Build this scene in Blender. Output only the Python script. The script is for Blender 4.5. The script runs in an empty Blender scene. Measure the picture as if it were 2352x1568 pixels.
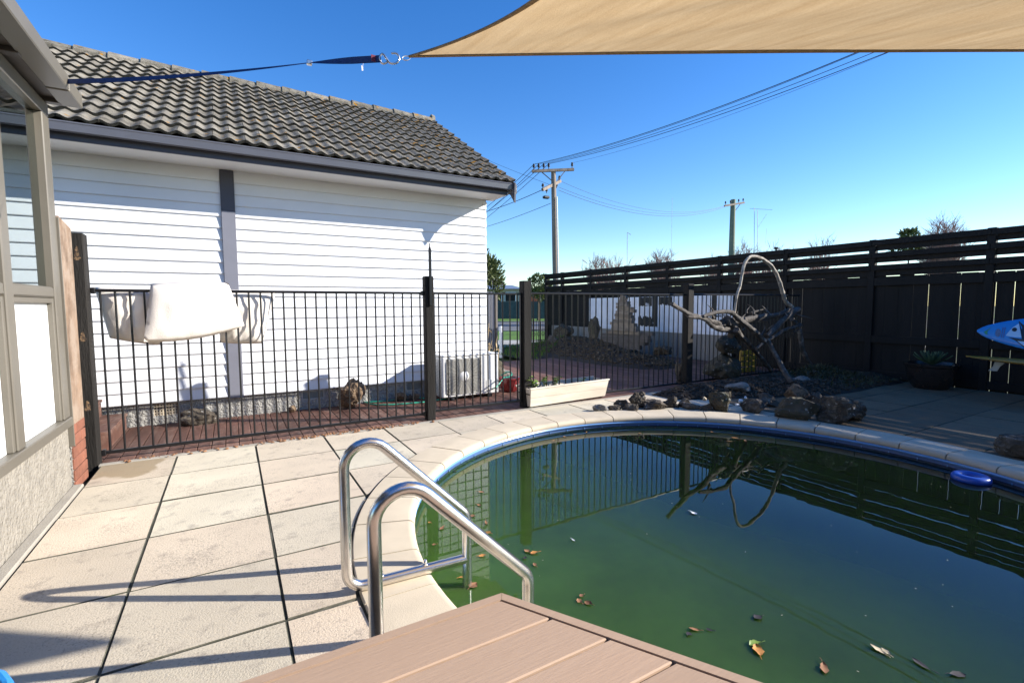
import bpy, bmesh, math, random
from mathutils import Vector, Matrix, noise
random.seed(7)
PI = math.pi
R_ = math.radians
COL = bpy.context.scene.collection
SC = bpy.context.scene

# ------------------------------------------------------------------ camera, sky, sun, exposure
H = 1.3
YAW, PITCH, ROLL, FPX = R_(30.0), R_(4.25), R_(0.30), 1115.0
fw = Vector((math.sin(YAW)*math.cos(PITCH), math.cos(YAW)*math.cos(PITCH), -math.sin(PITCH)))
rt0 = Vector((math.cos(YAW), -math.sin(YAW), 0.0)); up0 = rt0.cross(fw)
rt = rt0*math.cos(ROLL) - up0*math.sin(ROLL)
up = up0*math.cos(ROLL) + rt0*math.sin(ROLL)
CAM = Vector((0, 0, H))
cd = bpy.data.cameras.new('camera'); cam = bpy.data.objects.new('camera', cd); COL.objects.link(cam)
cd.sensor_width = 36.0; cd.lens = FPX/2352*36.0; cd.clip_start = 0.05; cd.clip_end = 2000
cam.matrix_world = Matrix(((rt.x, up.x, -fw.x, 0), (rt.y, up.y, -fw.y, 0), (rt.z, up.z, -fw.z, H), (0, 0, 0, 1)))
SC.camera = cam

SUN = Vector((.867, -.496, .458)).normalized()
SUN_EL = math.asin(SUN.z); SUN_AZ = math.atan2(SUN.x, SUN.y)
w = bpy.data.worlds.new('World'); SC.world = w; w.use_nodes = True
nt = w.node_tree; nt.nodes.clear()
sky = nt.nodes.new('ShaderNodeTexSky'); sky.sky_type = 'NISHITA'; sky.sun_disc = False
sky.sun_elevation = SUN_EL; sky.sun_rotation = SUN_AZ
sky.altitude = 0; sky.air_density = 1.0; sky.dust_density = 0.1; sky.ozone_density = 2.6
hs = nt.nodes.new('ShaderNodeHueSaturation'); hs.inputs['Saturation'].default_value = 1.34; hs.inputs['Hue'].default_value = .512; hs.inputs['Value'].default_value = 1.0
bg = nt.nodes.new('ShaderNodeBackground'); bg.inputs['Strength'].default_value = 0.118
wo = nt.nodes.new('ShaderNodeOutputWorld')
nt.links.new(sky.outputs[0], hs.inputs['Color']); nt.links.new(hs.outputs[0], bg.inputs[0]); nt.links.new(bg.outputs[0], wo.inputs[0])
sd = bpy.data.lights.new('sun', 'SUN'); sd.energy = 5.0; sd.angle = R_(0.5); sd.color = (1.0, .95, .87)
so = bpy.data.objects.new('sun', sd); COL.objects.link(so)
so.rotation_euler = SUN.to_track_quat('Z', 'Y').to_euler(); so.location = (12, -8, 12)
SC.view_settings.view_transform = 'Standard'; SC.view_settings.look = 'None'
SC.view_settings.gamma = 1.0; SC.view_settings.exposure = 1.05; SC.view_settings.use_curve_mapping = False
SC.cycles.max_bounces = 8; SC.cycles.transparent_max_bounces = 16

# ------------------------------------------------------------------ helpers
def ray(u, v): return fw + rt*((u-1176.0)/FPX) + up*((784.0-v)/FPX)
def on_z(u, v, z=0.0): d = ray(u, v); return CAM + d*((z-H)/d.z)
def on_x(u, v, X): d = ray(u, v); return CAM + d*(X/d.x)
def on_y(u, v, Y): d = ray(u, v); return CAM + d*(Y/d.y)
def at_depth(u, v, D): return CAM + ray(u, v)*D

MATS = {}
def mat(name, col, rough=.65, var=.12, scale=6.0, bump=0.0, bscale=60.0, metal=0.0, objvar=0.0, spec=.4,
        col2=None, mix=(.5, .62), mscale=3.0, stretch=None, sss=None, sheen=0.0, coat=0.0):
    if name in MATS: return MATS[name]
    m = bpy.data.materials.new(name); m.use_nodes = True; t = m.node_tree; N = t.nodes; L = t.links
    p = N['Principled BSDF']
    p.inputs['Roughness'].default_value = rough; p.inputs['Metallic'].default_value = metal
    p.inputs['Specular IOR Level'].default_value = spec
    if coat: p.inputs['Coat Weight'].default_value = coat
    geo = N.new('ShaderNodeNewGeometry'); src = geo.outputs['Position']
    if stretch:
        mp = N.new('ShaderNodeVectorMath'); mp.operation = 'MULTIPLY'; mp.inputs[1].default_value = stretch
        L.new(src, mp.inputs[0]); src = mp.outputs[0]
    nz = N.new('ShaderNodeTexNoise'); nz.inputs['Scale'].default_value = scale; nz.inputs['Detail'].default_value = 6
    L.new(src, nz.inputs['Vector'])
    mx = N.new('ShaderNodeMix'); mx.data_type = 'RGBA'
    c = Vector(col[:3])
    mx.inputs[6].default_value = (*(c*(1-var)), 1); mx.inputs[7].default_value = (*[min(1, x) for x in c*(1+var)], 1)
    rp = N.new('ShaderNodeMapRange'); rp.inputs[1].default_value = .3; rp.inputs[2].default_value = .7
    L.new(nz.outputs[0], rp.inputs[0]); L.new(rp.outputs[0], mx.inputs[0])
    out = mx.outputs[2]
    if col2 is not None:
        n2 = N.new('ShaderNodeTexNoise'); n2.inputs['Scale'].default_value = mscale; n2.inputs['Detail'].default_value = 8
        n2.inputs['Roughness'].default_value = .65
        L.new(src, n2.inputs['Vector'])
        r2 = N.new('ShaderNodeMapRange'); r2.inputs[1].default_value = mix[0]; r2.inputs[2].default_value = mix[1]
        L.new(n2.outputs[0], r2.inputs[0])
        m2 = N.new('ShaderNodeMix'); m2.data_type = 'RGBA'; m2.inputs[7].default_value = (*col2, 1)
        L.new(r2.outputs[0], m2.inputs[0]); L.new(out, m2.inputs[6]); out = m2.outputs[2]
    if objvar:
        oi = N.new('ShaderNodeObjectInfo'); r3 = N.new('ShaderNodeMapRange')
        r3.inputs[3].default_value = 1-objvar; r3.inputs[4].default_value = 1+objvar
        L.new(oi.outputs['Random'], r3.inputs[0])
        vm = N.new('ShaderNodeVectorMath'); vm.operation = 'SCALE'
        L.new(out, vm.inputs[0]); L.new(r3.outputs[0], vm.inputs['Scale']); out = vm.outputs[0]
    L.new(out, p.inputs['Base Color'])
    if bump:
        nb = N.new('ShaderNodeTexNoise'); nb.inputs['Scale'].default_value = bscale; nb.inputs['Detail'].default_value = 5
        L.new(src, nb.inputs['Vector'])
        bp = N.new('ShaderNodeBump'); bp.inputs['Strength'].default_value = min(1, bump); bp.inputs['Distance'].default_value = .01*max(1, bump)
        L.new(nb.outputs[0], bp.inputs['Height']); L.new(bp.outputs[0], p.inputs['Normal'])
    if sss:
        p.inputs['Subsurface Weight'].default_value = sss[0]; p.inputs['Subsurface Radius'].default_value = sss[1]
        p.inputs['Subsurface Scale'].default_value = sss[2]
    MATS[name] = m
    return m

class MB:
    """collects verts and faces in world coordinates, links them as ONE mesh object"""
    def __init__(s): s.v = []; s.f = []
    def box(s, x0, x1, y0, y1, z0, z1):
        i = len(s.v)
        s.v += [(x0, y0, z0), (x1, y0, z0), (x1, y1, z0), (x0, y1, z0), (x0, y0, z1), (x1, y0, z1), (x1, y1, z1), (x0, y1, z1)]
        s.f += [tuple(i+k for k in q) for q in ((0, 3, 2, 1), (4, 5, 6, 7), (0, 1, 5, 4), (1, 2, 6, 5), (2, 3, 7, 6), (3, 0, 4, 7))]
        return s
    def cbox(s, x0, x1, y0, y1, z0, z1, b=.004):   # box with a chamfer all round
        bm = bmesh.new(); bmesh.ops.create_cube(bm, size=1)
        for v in bm.verts: v.co = Vector(((x0+x1)/2+v.co.x*(x1-x0), (y0+y1)/2+v.co.y*(y1-y0), (z0+z1)/2+v.co.z*(z1-z0)))
        bmesh.ops.bevel(bm, geom=bm.edges[:], offset=b, segments=1, affect='EDGES')
        s.addbm(bm); return s
    def addbm(s, bm):
        i = len(s.v); bm.verts.index_update()
        s.v += [tuple(v.co) for v in bm.verts]; s.f += [tuple(i+v.index for v in f.verts) for f in bm.faces]; bm.free()
    def prism(s, pts, d):          # closed polygon (3D points) extruded by vector d
        i = len(s.v); n = len(pts); d = Vector(d)
        s.v += [tuple(p) for p in pts] + [tuple(Vector(p)+d) for p in pts]
        s.f += [tuple(range(i, i+n))[::-1], tuple(range(i+n, i+2*n))]
        s.f += [(i+k, i+(k+1) % n, i+n+(k+1) % n, i+n+k) for k in range(n)]
        return s
    def beam(s, a, b, wdt, hgt, upv=(0, 0, 1)):
        a = Vector(a); b = Vector(b); d = (b-a).normalized(); sd_ = d.cross(Vector(upv))
        if sd_.length < 1e-4: sd_ = Vector((1, 0, 0))
        sd_.normalize(); u2 = sd_.cross(d)
        s.prism([a+sd_*x*wdt/2+u2*y*hgt/2 for x, y in ((-1, -1), (1, -1), (1, 1), (-1, 1))], b-a); return s
    def tube(s, pts, r, n=8, cap=True, wob=0.0, seed=0):
        pts = [Vector(p) for p in pts]; m = len(pts)
        if not hasattr(r, '__len__'): r = [r]*m
        i0 = len(s.v); t0 = (pts[1]-pts[0]).normalized()
        nrm = t0.orthogonal().normalized()
        for k in range(m):
            t = (pts[min(k+1, m-1)]-pts[max(k-1, 0)]).normalized()
            nrm = (nrm - t*nrm.dot(t)); nrm = nrm.normalized() if nrm.length > 1e-5 else t.orthogonal().normalized()
            bn = t.cross(nrm)
            for q in range(n):
                a = 2*PI*q/n; rr = r[k]
                if wob: rr *= 1+wob*noise.noise(Vector((q*1.7+seed*9.1, k*.8, seed*3.3)))
                s.v.append(tuple(pts[k]+(nrm*math.cos(a)+bn*math.sin(a))*rr))
        for k in range(m-1):
            for q in range(n):
                s.f.append((i0+k*n+q, i0+k*n+(q+1) % n, i0+(k+1)*n+(q+1) % n, i0+(k+1)*n+q))
        if cap: s.f += [tuple(i0+q for q in range(n))[::-1], tuple(i0+(m-1)*n+q for q in range(n))]
        return s
    def lathe(s, prof, c, n=24):
        i0 = len(s.v); m = len(prof)
        for r, z in prof:
            for q in range(n): a = 2*PI*q/n; s.v.append((c[0]+r*math.cos(a), c[1]+r*math.sin(a), c[2]+z))
        for k in range(m-1):
            for q in range(n): s.f.append((i0+k*n+q, i0+k*n+(q+1) % n, i0+(k+1)*n+(q+1) % n, i0+(k+1)*n+q))
        return s
    def grid(s, P):                # rows of points -> sheet
        i0 = len(s.v); m = len(P); n = len(P[0])
        for r in P: s.v += [tuple(p) for p in r]
        for a in range(m-1):
            for b in range(n-1): s.f.append((i0+a*n+b, i0+a*n+b+1, i0+(a+1)*n+b+1, i0+(a+1)*n+b))
        return s
    def leaf(s, c, ln, wd, d, nrm):
        c = Vector(c); d = Vector(d).normalized(); nrm = Vector(nrm); sdv = d.cross(nrm)
        if sdv.length < 1e-4: sdv = d.orthogonal()
        sdv.normalize(); i = len(s.v)
        s.v += [tuple(c), tuple(c+d*ln*.5+sdv*wd*.5), tuple(c+d*ln), tuple(c+d*ln*.5-sdv*wd*.5)]
        s.f.append((i, i+1, i+2, i+3)); return s
    def mesh(s, name, off=(0, 0, 0), smooth=False, normals=True):
        me = bpy.data.meshes.new(name); o = Vector(off)
        me.from_pydata([tuple(Vector(v)-o) for v in s.v], [], s.f)
        if normals:
            bm = bmesh.new(); bm.from_mesh(me); bmesh.ops.recalc_face_normals(bm, faces=bm.faces[:]); bm.to_mesh(me); bm.free()
        if smooth:
            me.polygons.foreach_set('use_smooth', [True]*len(me.polygons))
            try: me.set_sharp_from_angle(angle=R_(40))
            except Exception: pass
        me.update(); return me
    def build(s, name, m, parent=None, smooth=False, loc=None, normals=True):
        """world-coordinate mesh; parent is an un-rotated root (or a part of one)"""
        base = wloc(parent) if parent else Vector(loc if loc is not None else (0, 0, 0))
        me = s.mesh(name, base, smooth, normals); me.materials.append(m)
        o = bpy.data.objects.new(name, me); COL.objects.link(o)
        if parent: o.parent = parent
        else: o.location = base
        return o
def wloc(o):
    p = Vector((0, 0, 0))
    while o: p += o.location; o = o.parent
    return p
def tag(o, label=None, cat=None, group=None, kind=None):
    if label: o['label'] = label
    if cat: o['category'] = cat
    if group: o['group'] = group
    if kind: o['kind'] = kind
    return o
def thing(name, loc, label, cat, group=None):
    o = bpy.data.objects.new(name, None); COL.objects.link(o); o.location = loc; o.empty_display_size = .1
    return tag(o, label, cat, group)
def put(name, me, parent, loc, rot=(0, 0, 0), scl=(1, 1, 1)):   # instance of shared mesh data, loc in world coordinates
    o = bpy.data.objects.new(name, me); COL.objects.link(o)
    if parent: o.parent = parent; o.location = Vector(loc)-wloc(parent)
    else: o.location = loc
    o.rotation_euler = rot; o.scale = scl; return o

# ------------------------------------------------------------------ materials
M_PAVER = mat('paver_concrete', (.54, .47, .37), .85, .09, 2.2, .32, 130, objvar=.12, col2=(.33, .285, .235), mix=(.55, .72), mscale=9)
def paver_stain():
    m = M_PAVER; t = m.node_tree; N = t.nodes; L = t.links; p = N['Principled BSDF']; prev = p.inputs['Base Color'].links[0].from_socket
    geo = N.new('ShaderNodeNewGeometry'); oi = N.new('ShaderNodeObjectInfo'); hm = N.new('ShaderNodeMath'); hm.operation = 'MULTIPLY'; hm.inputs[1].default_value = 7.31; hf = N.new('ShaderNodeMath'); hf.operation = 'FRACT'; L.new(oi.outputs['Random'], hm.inputs[0]); L.new(hm.outputs[0], hf.inputs[0])
    tn = N.new('ShaderNodeMix'); tn.data_type = 'RGBA'; tn.inputs[6].default_value = (1.03, .97, .93, 1); tn.inputs[7].default_value = (.96, 1.0, .98, 1); L.new(hf.outputs[0], tn.inputs[0]); mu = N.new('ShaderNodeMix'); mu.data_type = 'RGBA'; mu.blend_type = 'MULTIPLY'; mu.inputs[0].default_value = 1; L.new(prev, mu.inputs[6]); L.new(tn.outputs[2], mu.inputs[7]); prev = mu.outputs[2]
    sp_ = N.new('ShaderNodeTexNoise'); sp_.inputs['Scale'].default_value = 90; sp_.inputs['Detail'].default_value = 3; L.new(geo.outputs['Position'], sp_.inputs['Vector']); big = N.new('ShaderNodeTexNoise'); big.inputs['Scale'].default_value = 2.3; L.new(geo.outputs['Position'], big.inputs['Vector']); sa = N.new('ShaderNodeMath'); sa.operation = 'MULTIPLY_ADD'; sa.inputs[1].default_value = .5; L.new(big.outputs[0], sa.inputs[0]); L.new(sp_.outputs[0], sa.inputs[2]); sr = N.new('ShaderNodeMapRange'); sr.inputs[1].default_value = .83; sr.inputs[2].default_value = .93; sr.inputs[4].default_value = .55; L.new(sa.outputs[0], sr.inputs[0]); sx = N.new('ShaderNodeMix'); sx.data_type = 'RGBA'; sx.inputs[7].default_value = (.24, .205, .165, 1); L.new(sr.outputs[0], sx.inputs[0]); L.new(prev, sx.inputs[6]); prev = sx.outputs[2]
    nz = N.new('ShaderNodeTexNoise'); nz.inputs['Scale'].default_value = 4; nz.inputs['Detail'].default_value = 3; L.new(geo.outputs['Position'], nz.inputs['Vector'])
    for (cx_, cy_, r0, r1, col) in ((-.80, 4.92, .26, .22, (.25, .185, .10)),):
        d = N.new('ShaderNodeVectorMath'); d.operation = 'DISTANCE'; d.inputs[1].default_value = (cx_, cy_, 0); L.new(geo.outputs['Position'], d.inputs[0])
        a = N.new('ShaderNodeMath'); a.operation = 'MULTIPLY_ADD'; a.inputs[1].default_value = .35; L.new(nz.outputs[0], a.inputs[0]); L.new(d.outputs['Value'], a.inputs[2])
        r = N.new('ShaderNodeMapRange'); r.inputs[1].default_value = r1+.19; r.inputs[2].default_value = r0+.19; r.inputs[3].default_value = .75; r.inputs[4].default_value = 0
        if r1 == 0: r.inputs[3].default_value = .5
        L.new(a.outputs[0], r.inputs[0]); x = N.new('ShaderNodeMix'); x.data_type = 'RGBA'; x.inputs[7].default_value = (*col, 1); L.new(r.outputs[0], x.inputs[0]); L.new(prev, x.inputs[6]); prev = x.outputs[2]
    L.new(prev, p.inputs['Base Color'])
paver_stain()
M_PAVER2 = mat('shaded_paver_concrete', (.185, .125, .072), .9, .2, 3.0, .25, 220, objvar=.12, col2=(.11, .09, .06), mix=(.5, .7), mscale=3)  # base colour darkened and warmed to carry the shade on the right-hand paving
M_COPING = mat('coping_concrete', (.52, .44, .325), .8, .08, 5.0, .2, 200, objvar=.05, col2=(.40, .33, .25), mix=(.6, .8), mscale=4)
M_GRIME = mat('joint_grime', (.10, .093, .07), .95, .35, 14, .3, 90, col2=(.05, .055, .03), mix=(.5, .62), mscale=6)
M_GROUT = mat('grout', (.045, .045, .032), .95, .3, 9, .6, 80, col2=(.15, .145, .12), mix=(.58, .68), mscale=2.6)
M_WHITE = mat('white_paint', (.74, .745, .76), .45, .03, 2.0)
M_SOFFIT = mat('soffit_white', (.74, .73, .71), .6, .03, 2.0)
M_CHAR = mat('charcoal_paint', (.135, .135, .16), .45, .08, 3)
M_GUTTER = mat('gutter_grey', (.098, .102, .122), .32, .06, 3, spec=.6)
M_ROUGHCAST = mat('roughcast', (.34, .325, .295), .95, .25, 30, 3.5, 45)
M_STUCCO = mat('stucco', (.27, .245, .205), .95, .16, 14, 3.0, 38)
M_BLACK = mat('black_stain', (.0125, .0105, .009), .75, .3, 5, .5, 90, stretch=(1, 1, .15), spec=.25)
M_BLACKPOST = mat('black_post', (.020, .018, .016), .75, .35, 5, .6, 90, stretch=(1, 1, .15), col2=(.20, .12, .06), mix=(.73, .76), mscale=5, spec=.15)
M_BLKMETAL = mat('black_powdercoat', (.010, .010, .011), .34, .1, 8, spec=.35)
M_KWILA = mat('kwila', (.145, .072, .053), .66, .25, 10, .3, 60, objvar=.20, stretch=(1, .2, 1), col2=(.24, .155, .12), mix=(.50, .72), mscale=9, spec=.25)
M_COMPOSITE = mat('composite_board', (.40, .275, .19), .72, .05, 5, .16, 120, objvar=.03, col2=(.43, .305, .215), mix=(.50, .78), mscale=4, stretch=(.12, 1, 1))
M_TAUPE = mat('taupe_aluminium', (.132, .118, .094), .42, .06, 3)
M_DARKPANEL = mat('brown_sheet', (.07, .062, .055), .5, .25, 5)
M_PANELWHITE = mat('opaline_panel', (.82, .83, .82), .3, .02, 3)
M_PLY = mat('plywood', (.20, .135, .09), .85, .4, 9, .8, 40, stretch=(1, 1, .6), col2=(.29, .22, .165), mix=(.45, .6), mscale=7)
M_BRICK = mat('red_brick', (.22, .085, .052), .85, .2, 9, .5, 120, objvar=.15)
M_STEEL = mat('stainless_tube', (.72, .69, .66), .26, .06, 30, metal=1.0)
M_GALV = mat('zinc_hook', (.55, .54, .52), .3, .1, 30, metal=1.0)
M_LINER = mat('blue_liner', (.07, .135, .30), .3, .12, 3, spec=.5)
M_LINERBEAD = mat('blue_liner_bead', (.16, .32, .62), .25, .1, 4, spec=.6)
M_SOIL = mat('dark_soil', (.035, .027, .02), .95, .35, 12, 1.5, 40)
M_TIMBERWHITE = mat('limewashed_timber', (.62, .54, .43), .8, .12, 8, .25, 70, stretch=(.25, 1, 1), col2=(.66, .60, .50), mix=(.45, .6), mscale=4)
M_GREYWOOD = mat('weathered_timber', (.19, .165, .145), .85, .25, 9, .5, 60, stretch=(1, 1, .12), objvar=.18)
M_FENCEWHITE = mat('white_fence_paint', (.76, .76, .79), .75, .06, 6, objvar=.04)
M_DRIFT = mat('driftwood', (.065, .054, .045), .8, .45, 14, 1.4, 55, col2=(.19, .165, .14), mix=(.52, .68), mscale=9)
M_DRIFTPALE = mat('pale_branch', (.27, .23, .185), .8, .35, 16, .9, 50, col2=(.40, .36, .30), mix=(.5, .65), mscale=12)
M_CUSHION = mat('cream_canvas', (.72, .665, .60), .9, .05, 4, .25, 130)
M_AC = mat('aircon_casing', (.70, .69, .66), .45, .03, 3)
M_ACGREY = mat('aircon_grille', (.36, .35, .32), .5, .05, 8)
M_DARK = mat('dark_void', (.012, .012, .013), .8, .1, 5)
M_TERRA = mat('red_glazed_pot', (.17, .02, .02), .25, .2, 6, spec=.6)
M_DARKPOT = mat('dark_glazed_pot', (.025, .018, .016), .25, .2, 6, spec=.6)
M_HOSE = mat('green_hose', (.03, .30, .20), .4, .1, 20)
M_BLUEHOSE = mat('blue_hose', (.02, .24, .62), .4, .1, 20)
M_DEADLEAF = mat('dry_leaf', (.24, .12, .06), .8, .4, 30, objvar=.25)
M_DARKLEAF = mat('dark_leaf', (.03, .025, .03), .7, .3, 30)
M_GREENLEAF = mat('fresh_leaf', (.14, .22, .035), .55, .3, 20)
M_PALELEAF = mat('pale_leaf', (.46, .38, .26), .7, .25, 40)
M_STRAW = mat('dry_stalk', (.38, .28, .15), .85, .3, 20)
M_ROAD = mat('asphalt', (.115, .115, .12), .9, .15, 3, .3, 80)
M_PATH = mat('footpath_concrete', (.34, .33, .30), .9, .1, 4)
M_KERB = mat('kerb_concrete', (.33, .30, .25), .9, .12, 6, .3, 90)
M_GRASS = mat('lawn', (.075, .15, .015), .9, .35, 8, .8, 60)
M_GROUND = mat('ground_soil', (.09, .10, .04), .95, .3, 3, .5, 30, col2=(.07, .13, .02), mix=(.45, .6), mscale=.6)
M_POLE = mat('pole_timber', (.22, .18, .15), .85, .25, 6, .4, 50, stretch=(1, 1, .1))
M_POLEGREEN = mat('treated_pole', (.17, .20, .14), .85, .2, 6, .4, 50, stretch=(1, 1, .1))
M_WIRE = mat('wire', (.025, .025, .03), .5, .1, 5)
M_ANT = mat('antenna_metal', (.42, .42, .42), .4, .1, 5, metal=.6)
M_TWIG = mat('bare_twigs', (.36, .23, .19), .9, .3, 5)
M_TRUNK = mat('tree_bark', (.10, .075, .055), .9, .3, 9, .6, 40)
M_STRAP = mat('navy_webbing', (.022, .045, .14), .7, .2, 60)
M_PEBBLE = mat('mixed_pebbles', (.062, .038, .020), .8, .55, 35, objvar=.1, col2=(.17, .125, .085), mix=(.56, .63), mscale=18)

# roof tile: weathered grey concrete with lichen and moss specks
def roof_mat():
    m = mat('roof_tile_concrete', (.215, .195, .160), .95, .25, 9, .9, 120, objvar=.22, col2=(.085, .078, .062), mix=(.50, .68), mscale=14, spec=.12)
    t = m.node_tree; N = t.nodes; L = t.links; p = N['Principled BSDF']
    prev = p.inputs['Base Color'].links[0].from_socket
    geo = N.new('ShaderNodeNewGeometry')
    for (col, sc_, lo, hi, off) in (((.36, .17, .012), 11, .645, .675, 0), ((.30, .29, .26), 30, .70, .74, 5), ((.10, .11, .02), 7, .72, .76, 9)):
        ad = N.new('ShaderNodeVectorMath'); ad.operation = 'ADD'; ad.inputs[1].default_value = (off, off, off); L.new(geo.outputs['Position'], ad.inputs[0])
        n = N.new('ShaderNodeTexNoise'); n.inputs['Scale'].default_value = sc_; n.inputs['Detail'].default_value = 5; L.new(ad.outputs[0], n.inputs['Vector'])
        if off == 0:   # orange lichen gathers towards the gable and ridge
            sx = N.new('ShaderNodeSeparateXYZ'); L.new(geo.outputs['Position'], sx.inputs[0]); g1 = N.new('ShaderNodeMapRange'); g1.inputs[1].default_value = -1; g1.inputs[2].default_value = 3.5; g1.inputs[3].default_value = -.02; g1.inputs[4].default_value = .05; L.new(sx.outputs[0], g1.inputs[0]); g2 = N.new('ShaderNodeMath'); g2.operation = 'ADD'; L.new(n.outputs[0], g2.inputs[0]); L.new(g1.outputs[0], g2.inputs[1])
        r = N.new('ShaderNodeMapRange'); r.inputs[1].default_value = lo; r.inputs[2].default_value = hi; L.new(g2.outputs[0] if off == 0 else n.outputs[0], r.inputs[0])
        x = N.new('ShaderNodeMix'); x.data_type = 'RGBA'; x.inputs[7].default_value = (*col, 1); L.new(r.outputs[0], x.inputs[0]); L.new(prev, x.inputs[6]); prev = x.outputs[2]
    L.new(prev, p.inputs['Base Color']); return m
M_ROOF = roof_mat()
M_ROOFEDGE = mat('mossy_tile_edge', (.022, .021, .017), .95, .4, 20, .5, 120, col2=(.05, .05, .04), mix=(.5, .65), mscale=25)

def deck_mat():            # grip-tread grooves run across each plank as fine relief
    m = MATS['kwila']; t = m.node_tree; N = t.nodes; L = t.links; p = N['Principled BSDF']
    geo = N.new('ShaderNodeNewGeometry'); wv = N.new('ShaderNodeTexWave'); wv.bands_direction = 'Y'; wv.inputs['Scale'].default_value = 7.5
    L.new(geo.outputs['Position'], wv.inputs['Vector'])
    bp = N.new('ShaderNodeBump'); bp.inputs['Strength'].default_value = .7; bp.inputs['Distance'].default_value = .012
    L.new(wv.outputs['Fac'], bp.inputs['Height']); L.new(bp.outputs[0], p.inputs['Normal'])
deck_mat()

def rock_mat(name, c1, c2, c3):
    m = mat(name, c1, .92, .35, 7, 2.2, 22, objvar=.2, col2=c2, mix=(.5, .66), mscale=9)
    t = m.node_tree; N = t.nodes; L = t.links; p = N['Principled BSDF']; prev = p.inputs['Base Color'].links[0].from_socket
    geo = N.new('ShaderNodeNewGeometry'); n = N.new('ShaderNodeTexNoise'); n.inputs['Scale'].default_value = 24; n.inputs['Detail'].default_value = 4
    L.new(geo.outputs['Position'], n.inputs['Vector']); r = N.new('ShaderNodeMapRange'); r.inputs[1].default_value = .64; r.inputs[2].default_value = .70
    L.new(n.outputs[0], r.inputs[0]); x = N.new('ShaderNodeMix'); x.data_type = 'RGBA'; x.inputs[7].default_value = (*c3, 1)
    L.new(r.outputs[0], x.inputs[0]); L.new(prev, x.inputs[6]); L.new(x.outputs[2], p.inputs['Base Color']); return m
M_LAVA = rock_mat('dark_volcanic_rock', (.066, .052, .038), (.16, .132, .10), (.30, .28, .25))
M_BROWNROCK = rock_mat('brown_rock', (.17, .115, .07), (.09, .06, .04), (.30, .22, .14))
M_BOULDER = rock_mat('mossy_boulder', (.072, .058, .038), (.055, .055, .03), (.24, .24, .22))
M_GREYROCK = rock_mat('grey_rock', (.20, .185, .165), (.12, .11, .095), (.34, .32, .29))

def glass_mat(name, tint, refl=.9):
    m = bpy.data.materials.new(name); m.use_nodes = True; t = m.node_tree; t.nodes.clear()
    o = t.nodes.new('ShaderNodeOutputMaterial'); tr = t.nodes.new('ShaderNodeBsdfTransparent'); tr.inputs[0].default_value = (*tint, 1)
    gl = t.nodes.new('ShaderNodeBsdfGlossy'); gl.inputs['Roughness'].default_value = .02; gl.inputs[0].default_value = (refl, refl, refl, 1)
    fr = t.nodes.new('ShaderNodeFresnel'); fr.inputs[0].default_value = 1.45; mx = t.nodes.new('ShaderNodeMixShader')
    ge = t.nodes.new('ShaderNodeNewGeometry'); iv = t.nodes.new('ShaderNodeMath'); iv.operation = 'SUBTRACT'; iv.inputs[0].default_value = 1; t.links.new(ge.outputs['Backfacing'], iv.inputs[1])
    ml = t.nodes.new('ShaderNodeMath'); ml.operation = 'MULTIPLY'; t.links.new(fr.outputs[0], ml.inputs[0]); t.links.new(iv.outputs[0], ml.inputs[1])
    t.links.new(ml.outputs[0], mx.inputs[0]); t.links.new(tr.outputs[0], mx.inputs[1]); t.links.new(gl.outputs[0], mx.inputs[2]); t.links.new(mx.outputs[0], o.inputs[0])
    return m
M_GLASS = glass_mat('window_glass', (.80, .84, .84))

def cloth_mat():           # knitted shade cloth: lets part of the sun through
    m = bpy.data.materials.new('shade_cloth'); m.use_nodes = True; t = m.node_tree; N = t.nodes; L = t.links; N.clear()
    o = N.new('ShaderNodeOutputMaterial'); geo = N.new('ShaderNodeNewGeometry')
    df = N.new('ShaderNodeBsdfDiffuse'); tl = N.new('ShaderNodeBsdfTranslucent'); mx = N.new('ShaderNodeMixShader'); mx.inputs[0].default_value = .62
    n = N.new('ShaderNodeTexNoise'); n.inputs['Scale'].default_value = 3.0; n.inputs['Detail'].default_value = 8
    mp = N.new('ShaderNodeMapping'); mp.inputs['Rotation'].default_value = (0, 0, R_(52)); mp.inputs['Scale'].default_value = (9, 1.0, 1)
    L.new(geo.outputs['Position'], mp.inputs[0]); L.new(mp.outputs[0], n.inputs['Vector'])
    f = N.new('ShaderNodeTexNoise'); f.inputs['Scale'].default_value = 380; f.inputs['Detail'].default_value = 2
    mp2 = N.new('ShaderNodeMapping'); mp2.inputs['Rotation'].default_value = (0, 0, R_(52)); mp2.inputs['Scale'].default_value = (1, .3, 1)
    L.new(geo.outputs['Position'], mp2.inputs[0]); L.new(mp2.outputs[0], f.inputs['Vector'])
    ad = N.new('ShaderNodeMath'); ad.operation = 'MULTIPLY_ADD'; ad.inputs[1].default_value = .55; L.new(f.outputs[0], ad.inputs[0]); L.new(n.outputs[0], ad.inputs[2])
    cr = N.new('ShaderNodeMapRange'); cr.inputs[1].default_value = .38; cr.inputs[2].default_value = 1.2; L.new(ad.outputs[0], cr.inputs[0])
    cm = N.new('ShaderNodeMix'); cm.data_type = 'RGBA'; cm.inputs[6].default_value = (.45, .285, .13, 1); cm.inputs[7].default_value = (.68, .49, .265, 1)
    L.new(cr.outputs[0], cm.inputs[0]); L.new(cm.outputs[2], df.inputs[0]); L.new(cm.outputs[2], tl.inputs[0])
    bp = N.new('ShaderNodeBump'); bp.inputs['Strength'].default_value = .16; bp.inputs['Distance'].default_value = .015
    L.new(ad.outputs[0], bp.inputs['Height']); L.new(bp.outputs[0], df.inputs['Normal']); L.new(bp.outputs[0], tl.inputs['Normal'])
    L.new(df.outputs[0], mx.inputs[1]); L.new(tl.outputs[0], mx.inputs[2]); L.new(mx.outputs[0], o.inputs[0]); return m
M_CLOTH = cloth_mat()
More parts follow.
